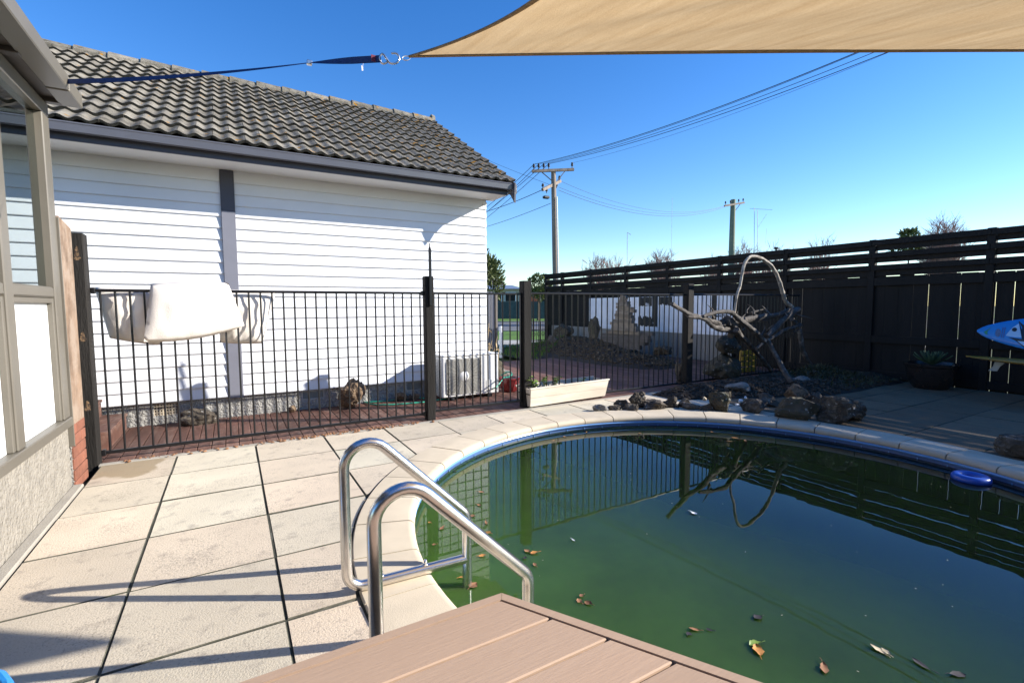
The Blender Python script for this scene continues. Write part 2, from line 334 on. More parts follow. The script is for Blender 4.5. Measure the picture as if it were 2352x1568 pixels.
M_HEM = mat('shade_cloth_hem', (.30, .19, .095), .9, .15, 40, .3, 120)

def water_mat():           # murky algae-green water, colour darkened to the right to paint in shade
    m = bpy.data.materials.new('murky_green_water'); m.use_nodes = True; t = m.node_tree; N = t.nodes; L = t.links; p = N['Principled BSDF']
    p.inputs['Roughness'].default_value = .0; p.inputs['IOR'].default_value = 1.33; p.inputs['Specular IOR Level'].default_value = .4
    p.inputs['Subsurface Weight'].default_value = 1.0; p.inputs['Subsurface Radius'].default_value = (.6, 1.0, .25); p.inputs['Subsurface Scale'].default_value = .22
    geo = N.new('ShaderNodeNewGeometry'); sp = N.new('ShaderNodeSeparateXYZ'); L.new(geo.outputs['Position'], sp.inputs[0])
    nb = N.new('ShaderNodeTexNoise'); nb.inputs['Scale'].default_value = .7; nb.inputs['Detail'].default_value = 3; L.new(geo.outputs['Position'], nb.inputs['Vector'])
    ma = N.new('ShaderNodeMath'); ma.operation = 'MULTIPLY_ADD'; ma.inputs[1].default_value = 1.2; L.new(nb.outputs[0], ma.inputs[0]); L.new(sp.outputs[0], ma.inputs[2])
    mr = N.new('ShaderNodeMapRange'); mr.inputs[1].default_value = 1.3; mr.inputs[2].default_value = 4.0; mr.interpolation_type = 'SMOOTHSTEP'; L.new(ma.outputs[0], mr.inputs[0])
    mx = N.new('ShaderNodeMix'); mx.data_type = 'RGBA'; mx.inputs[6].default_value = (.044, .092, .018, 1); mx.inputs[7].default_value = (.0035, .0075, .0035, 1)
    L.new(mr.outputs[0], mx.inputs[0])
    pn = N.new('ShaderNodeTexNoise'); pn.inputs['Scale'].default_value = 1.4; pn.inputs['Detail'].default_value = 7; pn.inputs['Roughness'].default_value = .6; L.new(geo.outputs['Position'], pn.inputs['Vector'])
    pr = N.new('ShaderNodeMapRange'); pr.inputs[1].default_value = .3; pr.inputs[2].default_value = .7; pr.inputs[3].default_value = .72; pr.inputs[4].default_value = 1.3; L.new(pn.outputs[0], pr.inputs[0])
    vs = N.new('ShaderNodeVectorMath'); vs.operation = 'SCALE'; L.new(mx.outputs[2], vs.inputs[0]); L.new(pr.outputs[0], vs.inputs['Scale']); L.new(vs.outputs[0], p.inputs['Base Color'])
    n = N.new('ShaderNodeTexNoise'); n.inputs['Scale'].default_value = 5.0; n.inputs['Detail'].default_value = 1.5
    L.new(geo.outputs['Position'], n.inputs['Vector']); bp = N.new('ShaderNodeBump'); bp.inputs['Strength'].default_value = .032; bp.inputs['Distance'].default_value = .012
    L.new(n.outputs[0], bp.inputs['Height']); L.new(bp.outputs[0], p.inputs['Normal']); return m
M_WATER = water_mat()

def foliage_mat(name, a, b, tr=.25):
    m = bpy.data.materials.new(name); m.use_nodes = True; t = m.node_tree; N = t.nodes; L = t.links; p = N['Principled BSDF']
    p.inputs['Roughness'].default_value = .55; p.inputs['Specular IOR Level'].default_value = .3
    geo = N.new('ShaderNodeNewGeometry'); n = N.new('ShaderNodeTexNoise'); n.inputs['Scale'].default_value = 1.6; n.inputs['Detail'].default_value = 8; n.inputs['Roughness'].default_value = .8
    L.new(geo.outputs['Position'], n.inputs['Vector']); r = N.new('ShaderNodeMapRange'); r.inputs[1].default_value = .35; r.inputs[2].default_value = .65; L.new(n.outputs[0], r.inputs[0])
    x = N.new('ShaderNodeMix'); x.data_type = 'RGBA'; x.inputs[6].default_value = (*a, 1); x.inputs[7].default_value = (*b, 1); L.new(r.outputs[0], x.inputs[0]); L.new(x.outputs[2], p.inputs['Base Color'])
    p.inputs['Transmission Weight'].default_value = 0; return m
M_FOL = foliage_mat('evergreen_leaf', (.05, .075, .02), (.13, .15, .05))
M_FOL2 = foliage_mat('olive_leaf', (.06, .085, .02), (.14, .16, .05))
M_GCOVER = foliage_mat('groundcover_leaf', (.03, .035, .012), (.085, .075, .03))

# ------------------------------------------------------------------ setting: ground, street
g = MB(); g.grid([[(-300, -300, -.16), (300, -300, -.16)], [(-300, 300, -.16), (300, 300, -.16)]])
tag(g.build('ground', M_GROUND), kind='structure')
def strip(name, m, d0, d1, z, half=90):
    q = [CAM.xy + Vector((.5, .866))*d + Vector((.866, -.5))*s for d, s in ((d0, -half), (d0, half), (d1, half), (d1, -half))]
    b = MB(); b.grid([[(q[0].x, q[0].y, z), (q[1].x, q[1].y, z)], [(q[3].x, q[3].y, z), (q[2].x, q[2].y, z)]]); return tag(b.build(name, m), kind='structure')
strip('footpath', M_PATH, 15.2, 19.6, -.10)
strip('grass_verge', M_GRASS, 19.6, 26.0, -.09)
strip('road', M_ROAD, 26.2, 41, -.12)
strip('grass_verge', M_GRASS, 41.2, 60, -.08)
for d in (26.1, 41.1):
    q0 = CAM.xy + Vector((.5, .866))*d - Vector((.866, -.5))*90; q1 = CAM.xy + Vector((.5, .866))*d + Vector((.866, -.5))*90
    b = MB(); b.beam((q0.x, q0.y, -.10), (q1.x, q1.y, -.10), .16, .12); tag(b.build('kerb', M_KERB), kind='structure')

# ------------------------------------------------------------------ pool, coping, paving
PC = Vector((3.05, 2.05)); RI, RO = 2.255, 2.60
WZ = -.104
def ring_pts(r, n=80): return [(PC.x+r*math.cos(2*PI*k/n), PC.y+r*math.sin(2*PI*k/n)) for k in range(n)]
b = MB(); b.lathe([(2.285, -.03), (2.285, -1.6), (2.40, -1.6), (2.40, -.05)], (PC.x, PC.y, 0), 96)
pool = tag(b.build('pool', M_LINER, smooth=True), kind='structure')
b = MB(); b.lathe([(2.284, -.045), (2.268, -.05), (2.262, -.062), (2.268, -.074), (2.284, -.08)], (PC.x, PC.y, 0), 96); b.build('liner_bead', M_LINERBEAD, pool, smooth=True)
# pale vinyl joints of the waterline band
b = MB()
for k in range(64):
    a = 2*PI*k/64+.03; c, s = math.cos(a), math.sin(a); tdir = Vector((-s, c, 0))
    p = Vector((PC.x+2.281*c, PC.y+2.281*s, -.15)); b.prism([p-tdir*.004, p+tdir*.004, p+tdir*.004+Vector((0, 0, .06)), p-tdir*.004+Vector((0, 0, .06))], Vector((-c, -s, 0))*.004)
b.build('band_joint', M_LINERBEAD, pool)
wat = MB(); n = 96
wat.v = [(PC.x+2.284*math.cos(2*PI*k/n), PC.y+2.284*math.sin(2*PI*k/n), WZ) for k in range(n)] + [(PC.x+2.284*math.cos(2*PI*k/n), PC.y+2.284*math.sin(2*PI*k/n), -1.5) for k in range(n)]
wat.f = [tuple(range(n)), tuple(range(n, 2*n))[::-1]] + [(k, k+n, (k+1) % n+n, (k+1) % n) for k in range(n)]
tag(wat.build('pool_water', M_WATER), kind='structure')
# coping stones: bullnosed wedges, one mesh
NC = 40
prof = [(RO, -.05), (RO, .006), (RO-.006, .012), (2.300, .012), (2.275, .006), (2.260, -.010), (2.256, -.026), (2.262, -.044), (2.285, -.05)]
b = MB(); da = 2*PI/NC-.0042; SEG = 4
for k in range(SEG+1):
    a = -da/2+da*k/SEG
    b.v += [(r*math.cos(a), r*math.sin(a), z) for r, z in prof]
m_ = len(prof)
for k in range(SEG):
    for q in range(m_): b.f.append((k*m_+q, k*m_+(q+1) % m_, (k+1)*m_+(q+1) % m_, (k+1)*m_+q))
b.f += [tuple(range(m_)), tuple(range(SEG*m_, SEG*m_+m_))[::-1]]
cme = b.mesh('coping_stone', smooth=True); cme.materials.append(M_COPING)
for k in range(NC):
    put('coping_stone', cme, pool, (PC.x, PC.y, random.uniform(-.0015, .0015)), (0, 0, 2*PI*(k+.45)/NC))
b = MB(); b.lathe([(2.288, -.01), (2.598, -.01)], (PC.x, PC.y, .012), 80); b.build('grout_bed', M_GROUT, pool)

def clip_poly(x0, x1, y0, y1, r, zone=None):
    """rectangle minus the pool disc, as a polygon (or None)"""
    per = []
    for (ax, ay), (bx, by) in (((x0, y0), (x1, y0)), ((x1, y0), (x1, y1)), ((x1, y1), (x0, y1)), ((x0, y1), (x0, y0))):
        L = max(abs(bx-ax), abs(by-ay)); k = max(2, int(L/.012))
        per += [Vector((ax+(bx-ax)*t/k, ay+(by-ay)*t/k)) for t in range(k)]
    ins = [(p-PC).length < r for p in per]
    if all(ins): return None
    cor = [Vector(c) for c in ((x0, y0), (x1, y0), (x1, y1), (x0, y1))]
    if not any(ins): return cor
    st = next(k for k in range(len(per)) if not ins[k] and ins[k-1])
    seq = [(per[(st+k) % len(per)], ins[(st+k) % len(per)]) for k in range(len(per))]
    outp = [p for p, i in seq if not i]
    keep = [outp[0]] + [p for p in outp[1:-1] if any((p-c).length < .0061 for c in cor)] + [outp[-1]]
    if len(outp) < 6: return None
    a1 = math.atan2(outp[-1].y-PC.y, outp[-1].x-PC.x); a0 = math.atan2(outp[0].y-PC.y, outp[0].x-PC.x)
    d = (a0-a1+PI) % (2*PI)-PI; k = max(2, int(abs(d)*r/.06))
    return keep + [PC+Vector((math.cos(a1+d*t/k), math.sin(a1+d*t/k)))*r for t in range(1, k)]
XJ = [-.985, -.46] + [.147+.606*k for k in range(0, 16)] ; XJ = [x for x in XJ if x < 9.5] + [9.64]
YJ = [2.144-.597*k for k in range(8, 0, -1)] + [2.144, 2.735, 3.338, 3.93, 4.53, 5.09]
bed = MB(); pavers = []
def in_bed(cx, cy): return cx > 5.35 and cy > 3.76+max(0, (7.3-cx))*.42
for i in range(len(XJ)-1):
    for j in range(len(YJ)-1):
        x0, x1, y0, y1 = XJ[i], XJ[i+1], YJ[j], YJ[j+1]
        pb = clip_poly(x0, x1, y0, y1, 2.45)
        if pb: bed.v += [(p.x, p.y, -.006) for p in pb]; nn = len(pb); bed.f.append(tuple(range(len(bed.v)-nn, len(bed.v))))
        if in_bed((x0+x1)/2, (y0+y1)/2): continue
        gx, gy = random.uniform(.0035, .0075), random.uniform(.0045, .0085)
        pp = clip_poly(x0+gx, x1-gx, y0+gy, y1-gy, RO+.012)
        if pp: pavers.append(pp)
ter = tag(bed.build('terrace', M_GROUT), kind='structure')
for pp in pavers:
    c = sum(pp, Vector((0, 0)))/len(pp); z = random.uniform(-.002, .002); b = MB(); n = len(pp)
    ins = [p+(c-p).normalized()*.0035 for p in pp]; tx, ty = random.uniform(-.004, .004), random.uniform(-.004, .004)
    zz = lambda p, h: h+z+(p.x-c.x)*tx+(p.y-c.y)*ty
    b.v = [(p.x, p.y, -.04) for p in pp]+[(p.x, p.y, zz(p, -.004)) for p in pp]+[(p.x, p.y, zz(p, 0)) for p in ins]
    b.f = [tuple(range(2*n, 3*n))]
    for k in range(n): b.f += [(k, (k+1) % n, n+(k+1) % n, n+k), (n+k, n+(k+1) % n, 2*n+(k+1) % n, 2*n+k)]
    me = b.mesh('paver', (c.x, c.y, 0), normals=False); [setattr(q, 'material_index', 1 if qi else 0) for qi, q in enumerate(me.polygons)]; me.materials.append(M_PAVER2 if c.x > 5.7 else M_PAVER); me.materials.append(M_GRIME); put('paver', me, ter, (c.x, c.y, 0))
b = MB(); b.cbox(-1.0, 9.6, 5.092, 5.155, -.10, .004, .004); tag(b.build('kerb_strip', M_KERB), kind='structure')
b = MB(); b.cbox(-1.052, -.99, -2.2, 4.60, -.10, .012, .006); tag(b.build('footing_strip', M_KERB), kind='structure')

# ------------------------------------------------------------------ kwila deck behind the pool fence
b = MB(); b.box(-2.4, 9.6, 5.25, 9.9, -.12, -.035); deck = tag(b.build('timber_deck', M_DARK), kind='structure')
PW = .113
pl_short = MB().cbox(-PW/2+.003, PW/2-.003, 5.17, 6.59, -.028, -.002, .003).mesh('plank', (0, 5.17, 0)); pl_short.materials.append(M_KWILA)
pl_long = MB().cbox(-PW/2+.003, PW/2-.003, 5.17, 9.85, -.028, -.002, .003).mesh('plank', (0, 5.17, 0)); pl_long.materials.append(M_KWILA)
x = -2.3
while x < 9.5:
    put('plank', pl_short if x < 3.4 else pl_long, deck, (x, 5.17, random.uniform(-.001, .001))); x += PW

# ------------------------------------------------------------------ white weatherboard house
YW = 6.60; HX0, HX1 = -3.6, 3.36; ZB, ZT = .247, 2.862
house = thing('weatherboard_house', (0, 6.6, 0), 'white weatherboard house with a grey concrete tile roof and charcoal gutter behind the pool fence', 'house')
b = MB(); b.box(HX0, HX1-.02, YW, 12.0, ZB, 2.95); b.prism([(HX1-.021, 6.6, 2.95), (HX1-.021, 12.0, 2.95), (HX1-.021, 9.12, 4.68)], (-.15, 0, 0)); b.build('wall', M_WHITE, house)
NB = 20; BP = (ZT-ZB)/NB
def board_mesh(x0, x1):
    y = YW-.004; sec = [(y, -.004), (y-.024, -.004), (y-.026, .004), (y-.006, BP+.012), (y, BP+.012)]
    m = MB().prism([(x0, yy, zz) for yy, zz in sec], (x1-x0, 0, 0)).mesh('weatherboard', (0, YW, 0)); m.materials.append(M_WHITE); return m
bl, br = board_mesh(HX0, -.052), board_mesh(.092, HX1+.006)
for k in range(NB):
    for m in (bl, br): put('weatherboard', m, house, (0, YW, ZB+k*BP))
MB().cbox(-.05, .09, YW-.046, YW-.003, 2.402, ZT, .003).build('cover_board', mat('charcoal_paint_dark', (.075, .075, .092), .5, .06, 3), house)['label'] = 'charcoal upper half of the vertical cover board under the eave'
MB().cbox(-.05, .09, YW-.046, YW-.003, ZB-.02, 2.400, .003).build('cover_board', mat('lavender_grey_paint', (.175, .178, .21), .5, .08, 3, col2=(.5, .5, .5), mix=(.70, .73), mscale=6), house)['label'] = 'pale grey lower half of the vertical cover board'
b = MB(); b.box(HX0, HX1+.12, 6.09, YW, 2.864, 2.88); b.build('soffit', M_SOFFIT, house)
MB().cbox(HX0, 3.44, 6.065, 6.088, 2.846, 2.98, .003).build('fascia', mat('charcoal_paint_dark', (1, 1, 1)), house)
# ogee gutter
sec = [(6.063, 2.97), (6.063, 2.918), (6.02, 2.906), (5.995, 2.902), (5.982, 2.912), (5.974, 2.975), (5.968, 2.985), (5.974, 2.996), (5.984, 2.996), (5.988, 2.985), (5.990, 2.93), (6.0, 2.915), (6.02, 2.915), (6.055, 2.925), (6.055, 2.97)]
MB().prism([(HX0, y, z) for y, z in sec], (3.47-HX0, 0, 0)).build('gutter', M_GUTTER, house)
MB().box(3.4702, 3.476, 5.97, 6.064, 2.90, 2.99).build('gutter_end', M_GUTTER, house)
# foundation with vents
vent_at = []
for (u0, u1, v0, v1) in ((353, 409, 926, 953), (692, 746, 896, 917), (931, 974, 875, 897)):
    a = on_y(u0, (v0+v1)/2, YW+.012); c = on_y(u1, (v0+v1)/2, YW+.012); um = (u0+u1)/2
    vent_at.append((a.x, c.x, on_y(um, v1, YW+.012).z, min(on_y(um, v0, YW+.012).z, ZB-.015)))
b = MB(); xs = HX0
for (a, c, z0, z1) in vent_at:
    b.box(xs, a, YW+.01, YW+.25, -.12, ZB+.02); b.box(a, c, YW+.01, YW+.25, -.12, z0); b.box(a, c, YW+.01, YW+.25, z1, ZB+.02); b.box(a, c, YW+.09, YW+.25, z0, z1); xs = c
b.box(xs, HX1-.03, YW+.01, YW+.25, -.12, ZB+.02)
b.build('foundation', M_ROUGHCAST, house)
for i, (a, c, z0, z1) in enumerate(vent_at):
    fr = MB()
    if i == 0:
        fr.box(a, c, YW+.022, YW+.05, z0, z0+.012).box(a, c, YW+.022, YW+.05, z1-.012, z1)
        for k in range(9): xx = a+(c-a)*k/8; fr.box(xx-.006, xx+.006, YW+.018, YW+.048, z0, z1)
        for k in range(1, 4): zz = z0+(z1-z0)*k/4; fr.box(a, c, YW+.020, YW+.046, zz-.006, zz+.006)
        o = fr.build('vent', M_COPING, house); o['label'] = 'cream clay grid vent in the foundation'
    else:
        fr.box(a, c, YW+.012, YW+.03, z0, z0+.016).box(a, c, YW+.012, YW+.03, z1-.016, z1).box(a, a+.02, YW+.014, YW+.028, z0, z1).box(c-.02, c, YW+.014, YW+.028, z0, z1)
        o = fr.build('vent', M_ACGREY, house)
        sl = MB().prism([(a+.02, YW+.02, -.006), (a+.02, YW+.016, -.008), (a+.02, YW+.045, .010), (a+.02, YW+.049, .012)], (c-a-.04, 0, 0)).mesh('vent_slat', (0, YW, 0)); sl.materials.append(M_ACGREY)
        for k in range(5): put('vent_slat', sl, o, (0, YW, z0+.022+(z1-z0-.036)*k/5))
# roof
EY, EZ, RY, RZ = 5.975, 3.005, 9.12, 4.86
SL = math.hypot(RY-EY, RZ-EZ); SA = math.atan2(RZ-EZ, RY-EY); sdir = Vector((0, math.cos(SA), math.sin(SA))); snrm = Vector((0, -math.sin(SA), math.cos(SA)))
XV = 3.51
b = MB(); q = Vector((0, EY, EZ))-snrm*.03; e = q+sdir*(SL-.02)
b.prism([(-3.7, q.y, q.z), (XV-.06, q.y, q.z), (XV-.06, e.y, e.z), (-3.7, e.y, e.z)], -snrm*.04)
b.prism([(-3.7, RY+.02, RZ-.05), (XV-.06, RY+.02, RZ-.05), (XV-.06, RY+3.2, RZ-2.1), (-3.7, RY+3.2, RZ-2.1)], (0, 0, -.05))
roof = b.build('roof', M_ROOF, house)
def tile_mesh(wd, nw):         # waves run down the slope; butt edge thick
    t = MB(); ns = 8*nw; G = .345; top = []; bot = []; butt = []
    for k in range(ns+1):
        xx = -wd/2+.002+(wd-.004)*k/ns; ph = 2*PI*(k/ns)*nw; zz = .0145*math.cos(ph)
        top.append((xx, zz)); bot.append((xx, zz-.030))
    for (s_, lift) in ((0.0, .033), (G, 0.0)):
        t.v += [(x_, s_, z_+lift) for x_, z_ in top]
    n1 = ns+1
    t.v += [(x_, 0.004, z_+.033) for x_, z_ in bot]
    for k in range(ns):
        t.f.append((k, k+1, n1+k+1, n1+k)); t.f.append((2*n1+k, 2*n1+k+1, k+1, k)); butt.append(len(t.f)-1)
    i = len(t.v); t.v += [(bot[0][0], G, bot[0][1]), (bot[-1][0], G, bot[-1][1])]
    t.f += [(0, n1, i, 2*n1), (ns, 2*n1+ns, i+1, n1+ns)]
    m = t.mesh('roof_tile', smooth=False); m.materials.append(M_ROOF); m.materials.append(M_ROOFEDGE)
    for q in butt: m.polygons[q].material_index = 1
    m.polygons.foreach_set('use_smooth', [True]*len(m.polygons))
    try: m.set_sharp_from_angle(angle=R_(38))
    except Exception: pass
    return m
tm, th_ = tile_mesh(.30, 2), tile_mesh(.15, 1)
NR = 12; GA = SL/NR
for r in range(NR):
    base = Vector((0, EY, EZ))+sdir*(r*GA)
    xx = XV
    if r % 2: put('roof_tile', th_, roof, base+Vector((xx-.075, 0, 0))+snrm*random.uniform(0, .004), (SA, 0, 0)); xx -= .15
    while xx > -3.0:
        put('roof_tile', tm, roof, base+Vector((xx-.15, random.uniform(-.004, .004), 0))+snrm*random.uniform(0, .005), (SA+random.uniform(-.006, .006), 0, random.uniform(-.006, .006))); xx -= .30
# ridge caps
cap = MB(); n = 8
for (xx, rr) in ((0.0, .125), (.40, .110)):
    for k in range(n+1): a = PI*(-.08+1.16*k/n); cap.v.append((xx, rr*math.cos(a)*1.15, rr*math.sin(a)*.85))
for (xx, rr) in ((0.0, .098), (.40, .085)):
    for k in range(n+1): a = PI*(-.08+1.16*k/n); cap.v.append((xx, rr*math.cos(a)*1.15, rr*math.sin(a)*.85))
for k in range(n): cap.f += [(k, k+1, n+2+k, n+1+k), (2*n+2+k, 2*n+3+k, 3*n+4+k, 3*n+3+k), (k, k+1, 2*n+3+k, 2*n+2+k), (n+1+k, n+2+k, 3*n+4+k, 3*n+3+k)]
capm = cap.mesh('ridge_cap'); capm.materials.append(M_ROOF)
xx = XV-.40
while xx > -3.6:
    put('ridge_cap', capm, roof, (xx, RY+.01, RZ-.035+random.uniform(-.004, .006)), (random.uniform(-.02, .02), random.uniform(.0, .05)*0+.028, PI*0)); xx -= .372
MB().tube([(XV-.03, RY+.01, RZ+.0), (XV+.035, RY+.01, RZ-.005)], [.11, .10], 10).build('ridge_end', M_ROOF, roof)
# barge board at the verge
b = MB(); a0 = Vector((3.482, 5.93, 2.945)); a1 = Vector((3.482, RY, RZ-.055)); up_ = Vector((0, 0, 1))
b.prism([a0+Vector((0, 0, .04)), a0+Vector((0, .02, -.22)), a0+Vector((0, .12, -.10)), a1-up_*.19, a1+up_*.0], (.024, 0, 0))
b.build('bargeboard', mat('charcoal_paint_dark', (1, 1, 1)), house)
b = MB(); b.box(3.4825, 3.52, 5.94, 5.99, 2.85, 2.97); b.build('verge_mortar', M_ROUGHCAST, house)
for zz in (2.82,): MB().box(HX1-.05, HX1+.01, 6.565, 6.60, 2.79, 2.83).build('soffit_bracket', M_SOFFIT, house)

# ------------------------------------------------------------------ glazed annex at the left edge
AX = -1.05; AY1 = 4.57
ann = thing('glazed_annex', (-1.2, 3.4, 0), 'low glazed annex at the left edge with taupe frames above a stucco base', 'annex')
b = MB(); b.box(-1.20, AX, -2.2, AY1-.001, -.12, .455); b.box(-3.6, -1.201, AY1-.15, AY1-.001, -.12, .455); b.build('base_wall', M_STUCCO, ann)
b = MB(); b.cbox(-1.12, -1.018, -2.2, AY1, .456, .52, .006); b.cbox(-3.6, -1.121, AY1-.10, AY1, .456, .52, .006); b.build('sill_rail', M_TAUPE, ann)
ZM = 1.365
mull = [(4.43, AY1-.002), (3.585, 3.695), (2.62, 2.73), (1.66, 1.77)]
for k, (y0, y1) in enumerate(mull):
    MB().cbox(-1.115, -1.03, y0, y1, .521, 2.60, .006).build('corner_post' if k == 0 else 'mullion', M_TAUPE, ann)
for k in range(3):
    y0, y1 = mull[k+1][1]+.001, mull[k][0]-.001
    MB().cbox(-1.10, -1.035, y0, y1, ZM, ZM+.075, .012).build('transom', M_TAUPE, ann)
    MB().box(-1.085, -1.070, y0, y1, .521, ZM-.001).build('lower_panel', M_PANELWHITE, ann)
    fr = MB()
    fr.cbox(-1.07, -1.04, y0, y0+.032, .522, ZM-.002, .004).cbox(-1.07, -1.04, y1-.032, y1, .522, ZM-.002, .004).cbox(-1.069, -1.041, y0+.033, y1-.033, ZM-.035, ZM-.002, .004)
    fr.build('panel_frame', M_TAUPE, ann)
    MB().box(-1.078, -1.073, y0, y1, ZM+.076, 2.599).build('window_pane', M_GLASS, ann)
b = MB(); b.cbox(-1.12, -1.03, -2.2, AY1, 2.601, 2.69, .005); b.build('head_beam', M_TAUPE, ann)
b = MB(); b.cbox(-3.6, -1.121, AY1-.09, AY1-.003, 2.601, 2.69, .005); b.cbox(-3.6, -1.12, AY1-.08, AY1-.01, ZM, ZM+.07, .005)
for xx in (-1.9, -2.8): b.cbox(xx-.04, xx+.04, AY1-.08, AY1-.01, ZM+.071, 2.60, .004)
b.build('end_frame', M_TAUPE, ann)
MB().box(-3.6, -1.121, AY1-.05, AY1-.045, ZM+.071, 2.6).build('window_pane', M_GLASS, ann)
MB().box(-3.6, -1.121, AY1-.06, AY1-.045, .521, ZM-.001).build('lower_panel', M_PANELWHITE, ann)
for k in range(9):
    y1 = AY1-.005-k*.76; MB().box(-1.75, -.965, y1-.75, y1, 2.722, 2.734).build('eave_sheet', M_DARKPANEL, ann)
for k in range(9): MB().cbox(-1.75, -.952, AY1-.06-k*.76, AY1-.0-k*.76, 2.692, 2.7215, .003).build('eave_batten', M_DARKPANEL, ann)
MB().cbox(-.965, -.845, 3.95*0-2.2, 4.245, 2.70, 2.795, .006).build('gutter', M_TAUPE, ann)
MB().cbox(-.965, -.845, 4.249, AY1+.005, 2.695, 2.79, .006).build('gutter', M_TAUPE, ann)
b = MB(); b.box(-3.6, -.97, -2.2, AY1, 2.80, 2.815); b.build('roof_sheet', M_DARKPANEL, ann)

# unseen house block added behind the viewpoint to cut sky light in the shade
mh = thing('sky_block_house', (-2.5, -6, 0), 'unseen brown house block added behind the pool platform to block sky light', 'house')
MB().box(-9, 3.6, -10, -3.0, -.12, 2.7).build('wall', mat('sky_block_brown', (.12, .085, .06), .7, .2, 4), mh)
b = MB(); b.prism([(-9.5, -2.4, 2.71), (-9.5, -10.6, 2.71), (-9.5, -6.5, 4.6)], (13.4, 0, 0)); b.build('roof', M_ROOF, mh)
for xx in (-6.5, -2.2, 1.2):
    wf = MB().cbox(xx-.8, xx+.8, -3.0, -2.95, .9, 2.2, .01).build('window', M_TAUPE, mh); MB().box(xx-.72, xx+.72, -2.949, -2.94, .98, 2.12).build('pane', M_DARK, wf)

pier = thing('end_pier', (-1.1, 4.8, 0), 'plywood faced pier on red bricks between the annex and the first black fence post', 'pier')
b = MB(); b.prism([(-1.13, 4.585, .452), (-1.13, 4.90, .452), (-1.13, 4.90, 1.895), (-1.13, 4.60, 1.945), (-1.13, 4.585, 1.925)], (.105, 0, 0)); b.build('plywood_panel', M_PLY, pier)
MB().cbox(-1.13, -1.018, 4.574, 4.583, .30, 1.93, .002).build('edge_strip', M_TAUPE, pier)
MB().box(-1.13, -1.045, 4.60, 4.925, -.12, .445).build('mortar_core', M_ROUGHCAST, pier)
bk = MB().cbox(-.05, .05, -.111, .111, -.038, .038, .004).mesh('brick'); bk.materials.append(M_BRICK)
bh = MB().cbox(-.05, .05, -.052, .052, -.038, .038, .004).mesh('half_brick'); bh.materials.append(M_BRICK)
for k in range(6):
    z = -.01+k*.084; ys = [(4.655, bh), (4.826, bk)] if k % 2 else [(4.712, bk), (4.885, bh)]
    for y, m in ys: put('brick', m, pier, (-1.082+random.uniform(-.002, .002), y, z))

# ------------------------------------------------------------------ pool fence and gate (black)
FY = 5.25
fence = thing('pool_fence', (0, FY, 0), 'black tubular steel pool fence on black timber posts in front of the white house', 'fence')
def post(x0, x1, y0, y1, zt, parent=fence): return MB().cbox(x0, x1, y0, y1, -.12, zt, .008).build('post', M_BLACKPOST, parent)
post(-1.105, -1.0, 5.12, 5.25, 1.895); post(1.885, 1.985, 5.19, 5.29, 1.63); post(3.17, 3.285, 5.19, 5.31, 1.605); post(6.17, 6.30, 5.19, 5.30, 1.62)
M_KNOT = mat('knot_wood', (.17, .105, .055), .85, .5, 90, col2=(.03, .02, .015), mix=(.46, .54), mscale=60)
for z, up_t in ((1.70, .09), (1.05, .05), (.48, .06)):
    k_ = MB(); P = [(-1.045+(.021+.004*math.sin(3*a_+z*9))*math.cos(a_), 5.1185, z+(.024*math.sin(a_) if math.sin(a_) < 0 else up_t*math.sin(a_)**3*.9+.012*math.sin(a_))) for a_ in [2*PI*q/18 for q in range(18)]]
    k_.prism(P, (0, .003, 0)); k_.build('wood_knot', M_KNOT, fence)
bar = MB().tube([(0, 0, .03), (0, 0, 1.445)], .0085, 8).mesh('bar', smooth=True); bar.materials.append(M_BLKMETAL)
def panel(x0, x1, zb, zt, parent, n):
    MB().cbox(x0, x1, FY-.014, FY+.014, zt-.026, zt, .006).build('top_rail', M_BLKMETAL, parent)
    MB().cbox(x0, x1, FY-.014, FY+.014, zb, zb+.028, .006).build('bottom_rail', M_BLKMETAL, parent)
    s = (zt-zb-.03)/1.415
    for k in range(n):
        o = put('bar', bar, parent, (x0+(x1-x0)*(k+.55)/n, FY, zb+.02-.03*s), (0, 0, 0), (1, 1, s))
panel(-.997, 1.885, .055, 1.455, fence, 29)
panel(3.29, 6.17, .05, 1.465, fence, 28)
panel(6.30, 9.30, .05, 1.47, fence, 29)
for x, z in ((-.985, 1.44), (-.985, .07), (1.87, .07), (1.87, 1.44)): MB().cbox(x-.014, x+.014, FY-.022, FY+.022, z-.026, z+.026, .004).build('bracket', M_BLKMETAL, fence)
gate = thing('pool_gate', (2.6, FY, 0), 'black steel pool gate between two black posts beside the air conditioner', 'gate')
panel(2.005, 3.155, .075, 1.455, gate, 11)
for x in (2.0, 3.16): MB().cbox(x-.012, x+.012, FY-.014, FY+.014, .075, 1.456, .003).build('stile', M_BLKMETAL, gate)
lt = MB(); lt.cbox(1.925, 1.955, 5.165, 5.187, 1.30, 1.93, .004).tube([(1.94, 5.176, 1.925), (1.94, 5.176, 1.965)], [.019, .004], 8).tube([(1.94, 5.176, 1.96), (1.94, 5.176, 1.99)], .006, 6)
tag(lt.build('gate_latch', M_BLKMETAL, None, loc=(1.94, 5.176, 1.3)), 'tall black magnetic gate latch with a pull knob on top of the middle fence post', 'latch')

